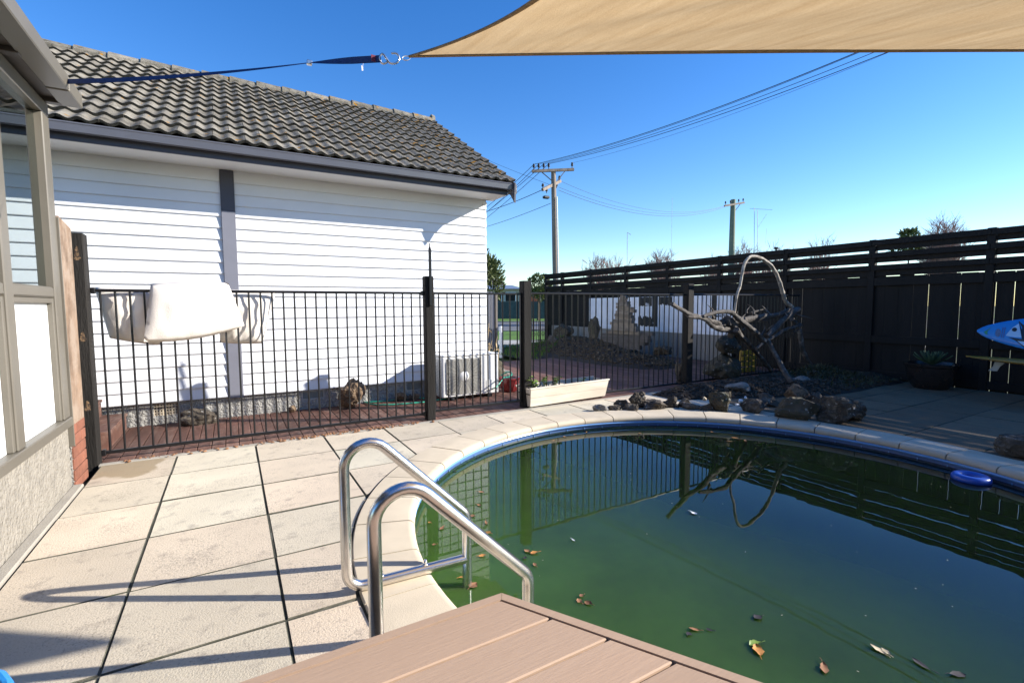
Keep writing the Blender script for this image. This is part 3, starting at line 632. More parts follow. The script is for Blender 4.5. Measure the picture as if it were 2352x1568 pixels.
# ------------------------------------------------------------------ tall dark fence on the right
RX = 9.70
rf = thing('timber_fence', (RX, 5, 0), 'tall dark stained timber fence along the right with horizontal slats above vertical boards', 'fence')
PY = [2.71+1.525*k for k in range(-5, 8)] + [14.35]
for y in PY: MB().cbox(RX-.05, RX+.05, y-.05, y+.05, -.15, 2.395, .006).build('post', M_BLACK, rf)
slats = [(2.38, 2.29, 0), (2.300, 2.205, .03), (2.166, 2.08, 0), (2.094, 1.995, .03), (1.954, 1.868, 0), (1.882, 1.765, .03)]
for i in range(len(PY)-1):
    y0, y1 = PY[i]-.0, PY[i+1]-.0
    for (zt, zb, off) in slats:
        dz = random.uniform(-.004, .004)
        MB().cbox(RX-.075+off*3, RX-.0525+off*3, y0+.002 if off == 0 else y0+.052, y1-.002 if off == 0 else y1-.052, zb+dz, zt+dz, .003).build('slat', M_BLACK, rf) if off == 0 else MB().cbox(RX-.02, RX+.0, y0+.052, y1-.052, zb+dz, zt+dz, .003).build('slat', M_BLACK, rf)
    for (zb, zt) in ((1.60, 1.735), (.62, .745), (.02, .14)): MB().cbox(RX-.045, RX-.005, y0+.052, y1-.052, zb, zt, .004).build('rail', M_BLACK, rf)
pal = MB().cbox(-.011, .011, 0, .192, -.10, 1.765, .002).mesh('paling'); pal.materials.append(M_BLACK)
y = -4.9
while y < 14.2:
    put('paling', pal, rf, (RX+.008+random.uniform(-.001, .002)+.0035*(int(y*100) % 2), y, random.uniform(-.008, .008)), (0, random.uniform(-.002, .002), 0), (1, 1+(random.uniform(.028, .034) if random.random() > (.58 if y < 4.1 else .12) else random.uniform(-.02, .012)), 1)); y += .1985
# painted screen on the far end of the fence
scr = thing('painted_screen', (RX-.1, 9, 0), 'low screen of white and grey painted boards against the far end of the dark fence', 'screen')
BW = .155
y = 6.85
while y < 13.7:
    dk = y > 11.75
    if not dk: MB().cbox(RX-.135, RX-.112, y, y+BW-.006, .64+random.uniform(-.005, .005), 1.505, .003).build('board', M_FENCEWHITE, scr)
    MB().cbox(RX-.13, RX-.112, y, y+BW-.005, -.02, .615, .003).build('board', mat('grey_fence_board', (.27, .25, .225), .85, .2, 9, .4, 60, stretch=(1, 1, .12), objvar=.12), scr)
    y += BW
MB().cbox(RX-.137, RX-.110, 6.85, 9.1, -.16, -.025, .003).build('base_strip', M_FENCEWHITE, scr)
MB().cbox(RX-.15, RX-.1365, 6.85, 11.2, .60, .685, .003).build('ledge', M_FENCEWHITE, scr)
M_CHIP = mat('chipped_dark_paint', (.03, .028, .026), .8, .3, 8, col2=(.45, .45, .48), mix=(.62, .66), mscale=5)
def zwx(x, y): return on_x(1234.6+.18312*x, 660.35+.18312*y, RX-.14)
for i_, (xa, xb, ya, yb) in enumerate(((1272, 1435, 118, 236), (1440, 1508, 96, 492), (1262, 1438, 350, 490), (1520, 1690, 112, 228), (2188, 2250, 92, 430))):
    y1 = zwx(xa, ya).y; y0 = zwx(xb, ya).y; z1 = zwx((xa+xb)/2, ya).z; z0 = zwx((xa+xb)/2, yb).z
    b = MB(); kk = 22; rag = .05 if i_ in (0, 1, 4) else .10
    tp = [(RX-.141, y0+(y1-y0)*k/kk, z1-abs(noise.noise(Vector((k*.7, y0, 1))))*(.02 if i_ != 2 else .16)) for k in range(kk+1)]; bt = [(RX-.141, y0+(y1-y0)*k/kk, z0+abs(noise.noise(Vector((k*.9, y0, 5))))*rag) for k in range(kk, -1, -1)]
    b.prism(tp+bt, (.004, 0, 0)); b.build('dark_patch', M_CHIP, scr)
MB().cbox(RX-.145, RX-.138, 8.32, 8.37, .02, .60, .001).build('blue_stripe', mat('blue_paint', (.03, .07, .16), .7, .1, 6), scr)

# ------------------------------------------------------------------ composite step platform in the foreground
DZ = .38
plat = thing('composite_platform', (.3, .8, 0), 'tan composite decking platform in the foreground beside the pool ladder', 'platform')
CR = on_z(1152, 1362, DZ); ER = on_z(1750, 1568, DZ); LY = CR.y; ed = (ER-CR).normalized(); eo = Vector((-ed.y, ed.x, 0))  # right edge direction
def xr(y, ins=0): return CR.x+(y-CR.y)*ed.x/ed.y - ins
tw = .030; PX0 = -1.6
b = MB(); b.prism([(PX0, LY-tw, DZ-.024), (PX0, LY, DZ-.024), (CR.x, LY, DZ-.024), (xr(LY-tw)-tw*1.15, LY-tw, DZ-.024)], (0, 0, .026)); b.build('trim', M_COMPOSITE, plat)
yE = -1.6
b = MB(); b.prism([(CR.x+.0008, LY-.0008, DZ-.024), (xr(yE), yE, DZ-.024), (xr(yE)-tw*1.17, yE, DZ-.024), (xr(LY-tw)-tw*1.15+.0008, LY-tw-.0008, DZ-.024)], (0, 0, .026)); b.build('trim', M_COMPOSITE, plat)
y = LY-tw-.002; bp_ = .1535
while y > -1.5:
    y1 = y-bp_+.007; xa, xb = xr(y)-tw*1.17-.003, xr(y1)-tw*1.17-.003
    b = MB(); c = .0035
    b.v = [(PX0, y, DZ-.024), (xa, y, DZ-.024), (xb, y1, DZ-.024), (PX0, y1, DZ-.024), (PX0, y, DZ-c), (xa, y, DZ-c), (xb, y1, DZ-c), (PX0, y1, DZ-c), (PX0, y-c, DZ), (xa-c*.4, y-c, DZ), (xb-c*1.4, y1+c, DZ), (PX0, y1+c, DZ)]
    b.f = [(8, 9, 10, 11), (0, 3, 2, 1)] + [(k, (k+1) % 4, 4+(k+1) % 4, 4+k) for k in range(4)] + [(4+k, 4+(k+1) % 4, 8+(k+1) % 4, 8+k) for k in range(4)]
    b.build('deck_board', M_COMPOSITE, plat); y -= bp_
b = MB(); b.prism([(PX0, LY-.004, .013), (CR.x-.004, LY-.004, .013), (xr(yE)-.01, yE, .013), (PX0, yE, .013)], (0, 0, DZ-.04)); b.build('skirt', mat('dark_subframe', (.06, .045, .035), .8, .2, 6), plat)

# ------------------------------------------------------------------ stainless pool ladder
lad = thing('pool_ladder', (.4, 1.87, 0), 'stainless steel pool ladder with two bent tube handrails at the pool edge', 'ladder')
LD = Vector((.998, -.05, 0)).normalized()
def rail_pts(o, sleg):
    P = []
    def add(s, z): P.append(Vector((o[0], o[1], 0))+LD*s+Vector((0, 0, z)))
    add(sleg, .037); add(.3, .037)
    for k in range(7): a = -PI/2-PI/2*k/6; add(.075+.075*math.cos(a), .112+.075*math.sin(a))
    add(0, .35)
    for k in range(11): a = PI-(PI*.75)*k/10; add(.105+.105*math.cos(a), .585+.105*math.sin(a))
    x0, z0 = .105+.105*math.cos(PI/4), .585+.105*math.sin(PI/4); r = .07
    xe = sleg-r*(1-math.cos(PI/4)); ze = z0-(xe-x0)
    add((x0+xe)/2, (z0+ze)/2)
    for k in range(6): a = PI/4-(PI/4)*k/5; add(sleg-r+r*math.cos(a), ze-r*math.sin(PI/4)+r*math.sin(a))
    add(sleg, -.2); add(sleg, -1.1)
    return P
for i, o in enumerate(((.40, 2.18), (.375, 1.56))):
    MB().tube(rail_pts(o, .575), .0238, 18).build('handrail', M_STEEL, lad, smooth=True)
    for s in (.15, .36):
        q = Vector((o[0], o[1], 0))+LD*s
        MB().lathe([(.013, .056), (.013, .064), (.008, .066), (.008, .073), (.010, .076), (.007, .083), (.001, .085)], q, 10).build('bolt', M_STEEL, lad, smooth=True)
for z in (-.35, -.65):
    a = Vector((.40, 2.16, z))+LD*.575; c = Vector((.375, 1.58, z))+LD*.575; MB().beam(a, c, .08, .03).build('tread', M_STEEL, lad)

# ------------------------------------------------------------------ rocks
def rock_mesh(name, m, seed, sx, sy, sz, sub=3, amp=.28, fr=1.3, cut=.18):
    bm = bmesh.new(); bmesh.ops.create_icosphere(bm, subdivisions=min(5, sub+1), radius=1)
    rnd = random.Random(seed); pl = [(Vector((rnd.gauss(0, 1), rnd.gauss(0, 1), rnd.gauss(0, 1))).normalized(), rnd.uniform(.50, .86)) for _ in range(11)]
    s = Vector((seed*3.1, seed*1.7, 0))
    for v in bm.verts:
        c = v.co.copy()
        for nn, d in pl:
            e = c.dot(nn)
            if e > d: c -= nn*(e-d)*.92
        rg = 1-abs(noise.noise(c*fr*2.2+s))*2
        c *= 1+amp*noise.noise(c*fr+s)+amp*.38*(rg-.5)+amp*.30*noise.noise(c*fr*5+s)+amp*.20*noise.noise(c*fr*11+s)
        v.co = Vector((c.x*sx, c.y*sy, c.z*sz))
    me = bpy.data.meshes.new(name); bm.to_mesh(me); bm.free(); me.materials.append(m)
    me.polygons.foreach_set('use_smooth', [True]*len(me.polygons))
    try: me.set_sharp_from_angle(angle=R_(22))
    except Exception: pass
    return me
def rock(x, y, z, sx, sy, sz, m, seed, label, group=None, rz=0, amp=.28, sub=3, name='rock', cat='rock'):
    o = put(name, rock_mesh(name, m, seed, sx, sy, sz, sub, amp), None, (x, y, z+sz*.78), (0, 0, rz))
    return tag(o, label, cat, group)
def rock_px(u0, u1, vt, vb, m, seed, label, group='rocks along the pool edge', z=.0, deep=.8, rz=0, amp=.28, sub=3):
    """rock whose foot stands on height z below pixel row vb, spanning u0..u1 and reaching up to row vt"""
    um = (u0+u1)/2; p = on_z(um, vb, z); d = (p-CAM).dot(fw); wd = (u1-u0)/FPX*d; h = (vb-vt)/FPX*d
    fwd = Vector((p.x, p.y, 0)).normalized(); sx = wd/2; sy = sx*deep
    c = p+fwd*sy*.8
    return rock(c.x, c.y, z-.02, sx, sy, h*.60, m, seed, label, group, math.atan2(-fwd.x, fwd.y)+rz*0, amp, sub)
G1 = 'rocks along the pool edge'
rock_px(1362, 1398, 928, 946, M_GREYROCK, 1, 'small pale grey rock at the left end of the rock row behind the coping')
rock_px(1396, 1430, 930, 944, M_LAVA, 2, 'low flat dark stone second from the left end of the poolside rock row')
rock_px(1410, 1448, 916, 938, M_LAVA, 3, 'pointed dark stone standing behind the low flat one at the left of the rock row', z=.0)
rock_px(1443, 1482, 898, 938, M_LAVA, 4, 'tall craggy sunlit lava rock in the left half of the rock row', amp=.4)
rock_px(1430, 1470, 922, 945, M_LAVA, 44, 'small crumbly lava stone at the foot of the tall craggy rock')
rock_px(1474, 1538, 915, 942, M_LAVA, 5, 'long sunlit lava rock lying between the tall craggy one and the jagged one', amp=.36)
rock_px(1520, 1562, 907, 938, M_LAVA, 6, 'jagged black rock with a sunlit right side behind the long lava rock', amp=.45)
rock_px(1553, 1592, 915, 936, M_LAVA, 7, 'dull black rock at the back of the row just right of the jagged one')
rock_px(1564, 1608, 922, 941, M_LAVA, 8, 'small dark rounded rock in front of the dull black one')
rock_px(1602, 1640, 925, 944, M_LAVA, 9, 'smooth dark cobble left of the large mossy rock in the row')
rock_px(1628, 1686, 898, 945, M_BOULDER, 10, 'large mossy brown rock in the middle of the poolside row', amp=.34)
rock_px(1694, 1766, 914, 949, M_LAVA, 11, 'broad smooth dark rock right of the large mossy one')
rock_px(1735, 1790, 905, 935, M_LAVA, 12, 'black rock in the back of the row behind the broad smooth one')
rock_px(1768, 1880, 912, 967, M_BROWNROCK if False else M_BOULDER, 13, 'long brown slab rock with a flat left tip in the right half of the row', deep=.5)
rock_px(1806, 1858, 880, 925, M_BROWNROCK, 14, 'upright rock with a sunlit right edge standing behind the long brown slab')
rock_px(1858, 1900, 903, 930, M_LAVA, 15, 'small black rock behind the pitted rock near the right end of the row')
rock_px(1876, 1962, 908, 975, M_LAVA, 16, 'big pitted black rock near the right end of the poolside row', amp=.42)
rock_px(1925, 1988, 918, 968, M_LAVA, 17, 'black rock with sunlit crumbs at the right end of the poolside row', amp=.4)
rock_px(1660, 1720, 876, 899, M_GREYROCK, 21, 'flat tan stone lying on the pebbles in front of the driftwood', None, z=.06)
rock_px(2306, 2420, 985, 1058, M_LAVA, 22, 'dark boulder on the paving at the right edge of the photo', None)
# white pebbles
for i, (u, v, s, l) in enumerate(((1700, 920, .035, 'white pebble on top of the gap between the mossy rock and the broad one'), (1693, 930, .03, 'small white pebble just below the larger white pebble in the rock row'), (1618, 916, .035, 'cream rounded pebble leaning on the left of the large mossy rock'), (1712, 912, .025, 'tiny pale pebble at the back of the rock row beside the white pebble'))):
    p = on_z(u, v+5, .05); rock(p.x, p.y, .06, s, s*.9, s*.8, M_WHITE if i != 2 else M_PALELEAF, 30+i, l, 'pale pebbles in the rock row', sub=2, amp=.1, name='pebble', cat='pebble')

# pebble bed under the driftwood
pb = MB(); rows = []
def bed_h(x, y):
    t = min(1, max(0, (y-3.55-max(0, 7.3-x)*.42)/.5)); e = min(1, max(0, (x-5.0)/.8)); q = min(1, (5.12-y)/.25) if y < 5.12 else 0
    return (.02+.12*t*e)*max(.2, q)+.03*noise.noise(Vector((x*1.5, y*1.5, 0)))
for j in range(25):
    y = 3.55+(5.085-3.55)*j/24; rows.append([(x, y, bed_h(x, y)-.03 if y > 3.6+max(0, 7.3-x)*.42 else -.06) for x in [5.1+4.5*k/44 for k in range(45)]])
pb.grid(rows); tag(pb.build('pebble_bed', M_SOIL, smooth=True), kind='structure')
st = MB(); rnd = random.Random(5)
proto = bmesh.new(); bmesh.ops.create_icosphere(proto, subdivisions=1, radius=1); pv = [v.co.copy() for v in proto.verts]; pf = [tuple(v.index for v in f.verts) for f in proto.faces]; proto.free()
def pebble(mb, p, s, rz):
    i = len(mb.v); c, sn = math.cos(rz), math.sin(rz); ax = s*rnd.uniform(.7, 1.3); ay = s*rnd.uniform(.6, 1); az = s*rnd.uniform(.45, .7)
    for v in pv: X, Y = v.x*ax, v.y*ay; mb.v.append((p[0]+X*c-Y*sn, p[1]+X*sn+Y*c, p[2]+v.z*az))
    mb.f += [tuple(i+q for q in f) for f in pf]
for _ in range(5200):
    x = rnd.uniform(5.2, 9.5); y = rnd.uniform(3.6, 5.08)
    if y < 3.66+max(0, 7.3-x)*.42: continue
    pebble(st, (x, y, bed_h(x, y)-.02), rnd.uniform(.012, .032), rnd.uniform(0, 6))
tag(st.build('pebbles', M_PEBBLE, smooth=True), 'dark mixed pebbles filling the bed under the driftwood sculpture', 'pebbles', kind='stuff')
# litter of stones and dry leaves along the kerb
lt = MB()
for _ in range(170):
    x = rnd.gauss(1.05, .42) if rnd.random() < .6 else rnd.uniform(-.9, 1.8); pebble(lt, (x, 5.10+rnd.uniform(-.02, .06), .008), rnd.uniform(.006, .02), rnd.uniform(0, 6))
tag(lt.build('leaf_litter', M_DEADLEAF), 'line of brown leaf litter and grit along the kerb under the pool fence', 'leaf litter', kind='stuff')

# driftwood sculpture
def zc(x, y): return (1493+.36624*x, 401.95+.36624*y)
dw = thing('driftwood_sculpture', (7.3, 4.7, .08), 'driftwood animal sculpture of grey branches with a tall looped branch above it', 'sculpture')
br = [  # (pixel chain in the close-up, depth plane start/end, radius start/end, pale)
 ([(528, 870), (548, 745), (563, 700), (574, 640), (590, 565), (615, 523), (652, 510), (690, 520), (748, 558), (795, 625), (820, 695), (835, 745), (852, 795), (890, 828)], 4.62, 4.75, .017, .034, 1),
 ([(135, 812), (195, 842), (262, 880), (330, 893), (380, 915), (432, 932)], 4.40, 4.62, .028, .042, 0),
 ([(235, 888), (330, 900), (390, 945), (440, 965), (484, 970)], 4.45, 4.62, .018, .048, 0),
 ([(330, 888), (370, 872), (415, 862), (470, 856), (515, 866), (545, 895), (585, 925), (640, 965), (685, 1010), (715, 1045)], 4.48, 4.55, .024, .046, 0),
 ([(438, 932), (520, 915), (600, 905), (690, 892), (790, 880), (870, 850), (932, 842)], 4.66, 4.85, .055, .038, 0),
 ([(925, 842), (880, 872), (835, 905), (780, 965), (735, 1012)], 4.78, 4.58, .055, .032, 0),
 ([(945, 940), (905, 955), (860, 963), (800, 1000), (740, 1035), (665, 1088)], 4.80, 4.50, .034, .018, 0),
 ([(540, 970), (575, 1015), (620, 1060), (690, 1135), (745, 1205), (762, 1232)], 4.50, 5.03, .045, .026, 0),
 ([(735, 1030), (790, 1130), (835, 1215), (890, 1300)], 4.55, 4.05, .030, .042, 0),
 ([(890, 905), (925, 950), (945, 1020), (960, 1105), (1010, 1195), (1050, 1262)], 4.82, 4.70, .042, .035, 0),
 ([(480, 905), (515, 935), (525, 975), (505, 1005)], 4.62, 4.60, .07, .05, 0),
 ([(560, 905), (590, 880), (600, 872)], 4.6, 4.6, .010, .004, 0),
 ([(520, 900), (545, 870), (548, 850)], 4.6, 4.6, .012, .004, 0)]
rt_w = random.Random(4)
for _ in range(30):
    bx, by = rt_w.uniform(380, 930), rt_w.uniform(860, 1010); a = rt_w.uniform(-2.6, .5); ln_ = rt_w.uniform(45, 130)
    br.append(([(bx, by), (bx+ln_*.5*math.cos(a)+rt_w.gauss(0, 8), by+ln_*.5*math.sin(a)*.6), (bx+ln_*math.cos(a), by+ln_*math.sin(a)*.6)], rt_w.uniform(4.5, 4.8), rt_w.uniform(4.45, 4.85), rt_w.uniform(.010, .024), .004, 0))
for i, (ch, y0, y1, r0, r1, pale) in enumerate(br):
    n = len(ch); pts = [on_y(*zc(*c), y0+(y1-y0)*k/(n-1)) for k, c in enumerate(ch)]
    fine = []
    for k in range(n-1):
        p0, p1, p2, p3 = pts[max(0, k-1)], pts[k], pts[k+1], pts[min(n-1, k+2)]
        for q in range(4):
            t = q/4; fine.append(.5*((2*p1)+(p2-p0)*t+(2*p0-5*p1+4*p2-p3)*t*t+(3*p1-p0-3*p2+p3)*t*t*t))
    fine.append(pts[-1]); m = len(fine)
    fine = [p+Vector((noise.noise(p*6+Vector((i, 0, 0))), noise.noise(p*6+Vector((0, i, 0))), noise.noise(p*6+Vector((0, 0, i)))))*min(.014, r0*.5) for p in fine]
    rr = [(r0+(r1-r0)*k/(m-1))*(1+.22*noise.noise(Vector((k*.5, i*3, 0)))) for k in range(m)]
    MB().tube(fine, rr, 9, wob=.28, seed=i).build('looped_branch' if pale else 'branch', M_DRIFTPALE if pale else M_DRIFT, dw, smooth=True)
# boulders under the head
p = on_z(1666, 868, .10); rock(p.x+.22, p.y+.22, .0, .36, .34, .30, M_BOULDER, 51, 'big rounded boulder carrying a smaller block under the driftwood head', None, .3, .2, 4, 'boulder', 'boulder')
q0 = on_y(1678, 793, p.y+.1); rock(q0.x, q0.y+.05, q0.z-.13, .235, .19, .165, M_BOULDER, 52, 'blocky mossy rock balanced on top of the big boulder', None, .5, .15, 4, 'boulder', 'boulder')
rock(p.x-.62, p.y+.33, .0, .16, .14, .22, M_LAVA, 53, 'narrow dark upright rock beside the last fence post', None, .3)
rock(7.6, 4.25, .05, .22, .16, .08, M_GREYROCK, 54, 'flat grey rock half hidden in the pebbles below the driftwood legs', None, .1)
rock(8.25, 4.35, .05, .14, .13, .10, M_LAVA, 55, 'small dark rock beside the rear driftwood leg', None, .1)
# yellow crate behind the fence
cr = thing('yellow_crate', (8.2, 5.55, 0), 'yellow slatted crate on the deck behind the driftwood and fence', 'crate')
M_YEL = mat('yellow_plastic', (.42, .25, .03), .5, .15, 8)
c0 = on_y(1705, 815, 5.7); c1 = on_y(1738, 815, 5.7); zt = on_y(1715, 804, 5.7).z; zb = .0
for k in range(4): z = zb+(zt-zb)*k/4; MB().cbox(c0.x, c1.x, 5.70, 5.72, z+.02, z+(zt-zb)/4-.01, .003).build('slat', M_YEL, cr)
for xx in (c0.x, (c0.x+c1.x)/2, c1.x-.03): MB().cbox(xx, xx+.03, 5.721, 5.76, zb, zt, .003).build('upright', M_YEL, cr)
MB().cbox(c0.x, c1.x, 5.761, 6.1, zb, zb+.03, .003).build('base', M_YEL, cr)
# ground cover
gc = MB()
for _ in range(2600):
    x = rnd.gauss(8.55, .5); y = rnd.gauss(4.35, .33)
    if not (7.5 < x < 9.55 and 3.6 < y < 5.1): continue
    h = .22*math.exp(-((x-8.5)/.6)**2-((y-4.4)/.4)**2)
    a = rnd.uniform(0, 2*PI); e = rnd.uniform(.1, 1.2)
    gc.leaf((x, y, .06+h*rnd.random()), rnd.uniform(.04, .09), rnd.uniform(.012, .025), (math.cos(a)*math.cos(e), math.sin(a)*math.cos(e), math.sin(e)), (rnd.gauss(0, 1), rnd.gauss(0, 1), 1))
tag(gc.build('ground_cover', M_GCOVER, normals=False), 'low dark green and rust ground cover growing below the driftwood legs', 'ground cover', kind='stuff')

# ------------------------------------------------------------------ planter trough
pln = thing('planter_trough', (3.85, 5.0, 0), 'limewashed timber planter trough standing on the paving before the fence', 'planter')
c1 = on_z(1218, 938, .0); c2 = on_z(1389, 912, .0); ang = math.atan2(c2.y-c1.y, c2.x-c1.x)
ax = Vector((math.cos(ang), math.sin(ang), 0)); ay = Vector((-ax.y, ax.x, 0)); L0 = (c2-c1).length; o0 = Vector((c1.x, c1.y, 0)); pln.location = o0+ax*L0/2
def pq(s, t, z): return o0+ax*s+ay*t+Vector((0, 0, z))
TH, DB, DTO, FL = .25, .22, .32, .025    # height, depth bottom, depth top, flare at ends
for k in range(2):
    za, zb = .022+k*.115, .022+(k+1)*.115-.003; fa, fb = za/TH, zb/TH
    for side in (0, 1):
        off = (lambda f: -.05*f) if side == 0 else (lambda f: DB+.05*f); tdir = ay*.018 if side == 0 else -ay*.018
        P = [pq(-FL*fa, off(fa), za), pq(L0+FL*fa, off(fa), za), pq(L0+FL*fb, off(fb), zb), pq(-FL*fb, off(fb), zb)]
        MB().prism(P, tdir).build('plank', M_TIMBERWHITE, pln)
for e in (0, 1):
    s = (lambda f: -FL*f+.001) if e == 0 else (lambda f: L0+FL*f-.001); td = ax*.018 if e == 0 else -ax*.018
    P = [pq(s(.08), .019, .02), pq(s(.08), DB-.019, .02), pq(s(.99), DB+.05-.02, TH), pq(s(.99), -.05+.02, TH)]
    MB().prism(P, td).build('end_panel', M_TIMBERWHITE, pln)
for e in (0, 1):
    f = 1; s0 = -.058 if e == 0 else DB+.038
    MB().prism([pq(-FL-.012, s0, TH+.001), pq(L0+FL+.012, s0, TH+.001), pq(L0+FL+.012, s0+.025, TH+.001), pq(-FL-.012, s0+.025, TH+.001)], (0, 0, .016)).build('rim', M_TIMBERWHITE, pln)
for f in (.02, .97):
    MB().prism([pq(f*L0, .03, .0), pq(f*L0+.03, .03, .0), pq(f*L0+.03, DB-.03, .0), pq(f*L0, DB-.03, .0)], (0, 0, .021)).build('foot', M_DARK, pln)
for f in (.42, .70): MB().prism([pq(f*L0, -.02, .10), pq(f*L0+.02, -.02, .10), pq(f*L0+.02, DB+.02, .10), pq(f*L0, DB+.02, .10)], (0, 0, .13)).build('divider', M_TIMBERWHITE, pln)
MB().prism([pq(-FL*.7, -.012, .17), pq(L0+FL*.7, -.012, .17), pq(L0+FL*.7, DB+.012, .17), pq(-FL*.7, DB+.012, .17)], (0, 0, .02)).build('soil', M_SOIL, pln)
def seedling(s, t, h, nl, label, seed):
    r = random.Random(seed); rt_ = thing('seedling', pq(s, t, .19), label, 'plant', 'young plants in the trough')
    stm = MB(); lf = MB()
    for k in range(nl):
        a = r.uniform(0, 2*PI); hh = h*r.uniform(.4, 1); sp = r.uniform(.01, .06); b0 = pq(s, t, .19); e = b0+Vector((math.cos(a)*sp, math.sin(a)*sp, hh)); stm.tube([b0, (b0+e)/2+Vector((0, 0, .01)), e], .0025, 4)
        for q in range(6):
            aa = r.uniform(0, 2*PI); lf.leaf(e+Vector((r.gauss(0, .012), r.gauss(0, .012), r.gauss(0, .02))), r.uniform(.035, .055), r.uniform(.03, .045), (math.cos(aa), math.sin(aa), r.uniform(-.1, .6)), (r.gauss(0, .4), r.gauss(0, .4), 1))
    stm.build('stem', M_FOL, rt_); lf.build('leaf_cluster', M_GREENLEAF, rt_, normals=False)
seedling(.06, .08, .18, 9, 'tall leafy seedling at the left end of the planter trough', 1)
seedling(.16, .13, .12, 9, 'low bushy seedling next to the left end one in the trough', 2)
seedling(.30, .10, .16, 5, 'thin seedling with one raised leaf in the left third of the trough', 3)
seedling(.50, .12, .13, 8, 'seedling in front of the middle of the trough beside the divider', 4)
seedling(.98, .12, .07, 4, 'small seedling alone in the right compartment of the trough', 5)

# ------------------------------------------------------------------ cushions over the fence
def cushion(P, th, name, label, seed, fold=None, sag=.0):
    """P: four world corners tl,tr,br,bl ; puffy both sides, optional fold over the rail behind"""
    nu, nv = 22, 18; tl, tr, br_, bl_ = [Vector(p) for p in P]; nrm = (tr-tl).cross(bl_-tl).normalized()
    if nrm.y > 0: nrm = -nrm
    fr, bk_ = [], []
    for j in range(nv+1):
        v = j/nv; rf_, rb_ = [], []
        for i in range(nu+1):
            u = i/nu; p = tl*(1-u)*(1-v)+tr*u*(1-v)+br_*u*v+bl_*(1-u)*v
            eu = 1-abs(2*u-1)**3.2; ev = 1-abs(2*v-1)**3.2
            t = th*(max(0, eu)*max(0, ev))**.62
            pin = .05*(4*u*(1-u))*(1 if v > .5 else .3)*(v-.5)
            p = p+Vector((0, 0, -1))*pin*sag*2
            wr = .010*noise.noise(Vector((u*5+seed, v*5, 0)))*eu*ev+.010*noise.noise(Vector((u*13+seed, v*3, 2)))*(v**1.5)*ev**.5+.008*math.sin(u*46+2*noise.noise(Vector((u*6, v*2, seed))))*max(0, v-.72)*3*(1-v)*4*eu+.012*noise.noise(Vector((u*3+v*7+seed, v*2, 6)))*ev*eu
            rf_.append(p+nrm*(t*.55+wr)); rb_.append(p-nrm*(t*.45+wr))
        fr.append(rf_); bk_.append(rb_)
    b = MB(); b.grid(fr); b.grid(bk_)
    o = b.build(name, M_CUSHION, None, smooth=True, loc=(tl+tr)/2)
    bm = bmesh.new(); bm.from_mesh(o.data); bmesh.ops.remove_doubles(bm, verts=bm.verts[:], dist=.0008); bmesh.ops.recalc_face_normals(bm, faces=bm.faces[:]); bm.to_mesh(o.data); bm.free()
    o.data.polygons.foreach_set('use_smooth', [True]*len(o.data.polygons))
    return tag(o, label, 'cushion', 'cushions hung on the pool fence')
yA = FY-.085
cushion([on_y(346, 652, yA+.05), on_y(524, 650, yA+.05), on_y(562, 748, yA), on_y(330, 785, yA)], .095, 'cushion', 'plain cream cushion draped over the front of the fence rail', 3, sag=.9)
cushion([on_y(216, 660, FY+.09), on_y(360, 660, FY+.09), on_y(372, 792, FY+.13), on_y(252, 776, FY+.13)], .15, 'cushion', 'shaded cream cushion behind the fence bars at the left of the draped one', 11, sag=.2)
cushion([on_y(500, 665, FY+.10), on_y(634, 668, FY+.10), on_y(604, 788, FY+.13), on_y(505, 786, FY+.13)], .17, 'cushion', 'cream cushion striped by bar shadows behind the fence at the right of the draped one', 17, sag=.2)

# ------------------------------------------------------------------ things by the house wall
ac = thing('air_conditioner', (2.98, 6.3, 0), 'white outdoor air conditioner unit against the house behind the gate', 'air conditioner')
AY = 6.12; ax0 = on_y(1016, 860, AY).x; ax1 = on_y(1145, 860, AY).x; az1 = on_y(1080, 817, AY).z; az0 = .045
MB().cbox(ax0, ax1, AY, AY+.30, az0, az1-.001, .012).build('casing', M_AC, ac)
MB().cbox(ax0-.006, ax1+.006, AY-.006, AY+.306, az1, az1+.022, .008).build('top_cover', M_AC, ac)
gx0 = on_y(1025, 860, AY).x; gx1 = on_y(1105, 860, AY).x; gz0, gz1 = az0+.035, on_y(1065, 819.5, AY).z-.02
MB().box(gx0, gx1, AY-.004, AY-.001, gz0, gz1).build('grille_back', mat('fan_shadow', (.20, .19, .165), .6, .1, 5), ac)
gc_ = Vector(((gx0+gx1)/2, AY-.012, (gz0+gz1)/2)); gr = MB()
def hoop(mb, r, n=28, tr=.0028):
    P = [gc_+Vector((r*math.cos(2*PI*k/n), 0, r*math.sin(2*PI*k/n))) for k in range(n+1)]
    P = [Vector((min(max(p.x, gx0+.004), gx1-.004), p.y, min(max(p.z, gz0+.004), gz1-.004))) for p in P]; mb.tube(P, tr, 4, cap=False)
rmax = math.hypot(gx1-gx0, gz1-gz0)/2
r = .055
while r < rmax*.98: hoop(gr, r); r += .0125
for k in range(28):
    a = 2*PI*k/28+.1; r1 = min((gx1-gx0)/2/max(1e-3, abs(math.cos(a))), (gz1-gz0)/2/max(1e-3, abs(math.sin(a))))
    gr.tube([gc_+Vector((.05*math.cos(a), -.003, .05*math.sin(a))), gc_+Vector((r1*math.cos(a), -.001, r1*math.sin(a)))], .0022, 4)
gr.build('fan_grille', mat('grille_wire', (.52, .50, .45), .5, .05, 8), ac)
hb = MB(); hb.lathe([(.072, .012), (.072, .0), (.05, -.012), (.001, -.018)], (0, 0, 0), 20); hb.v = [(gc_.x+x_, gc_.y+z_, gc_.z+y_) for x_, y_, z_ in hb.v]; hb.build('fan_hub', M_AC, ac, smooth=True)
fin = MB().box(-.004, .0, AY+.03, AY+.27, -.004, .004).mesh('side_fin', (0, AY, 0)); fin.materials.append(M_ACGREY)
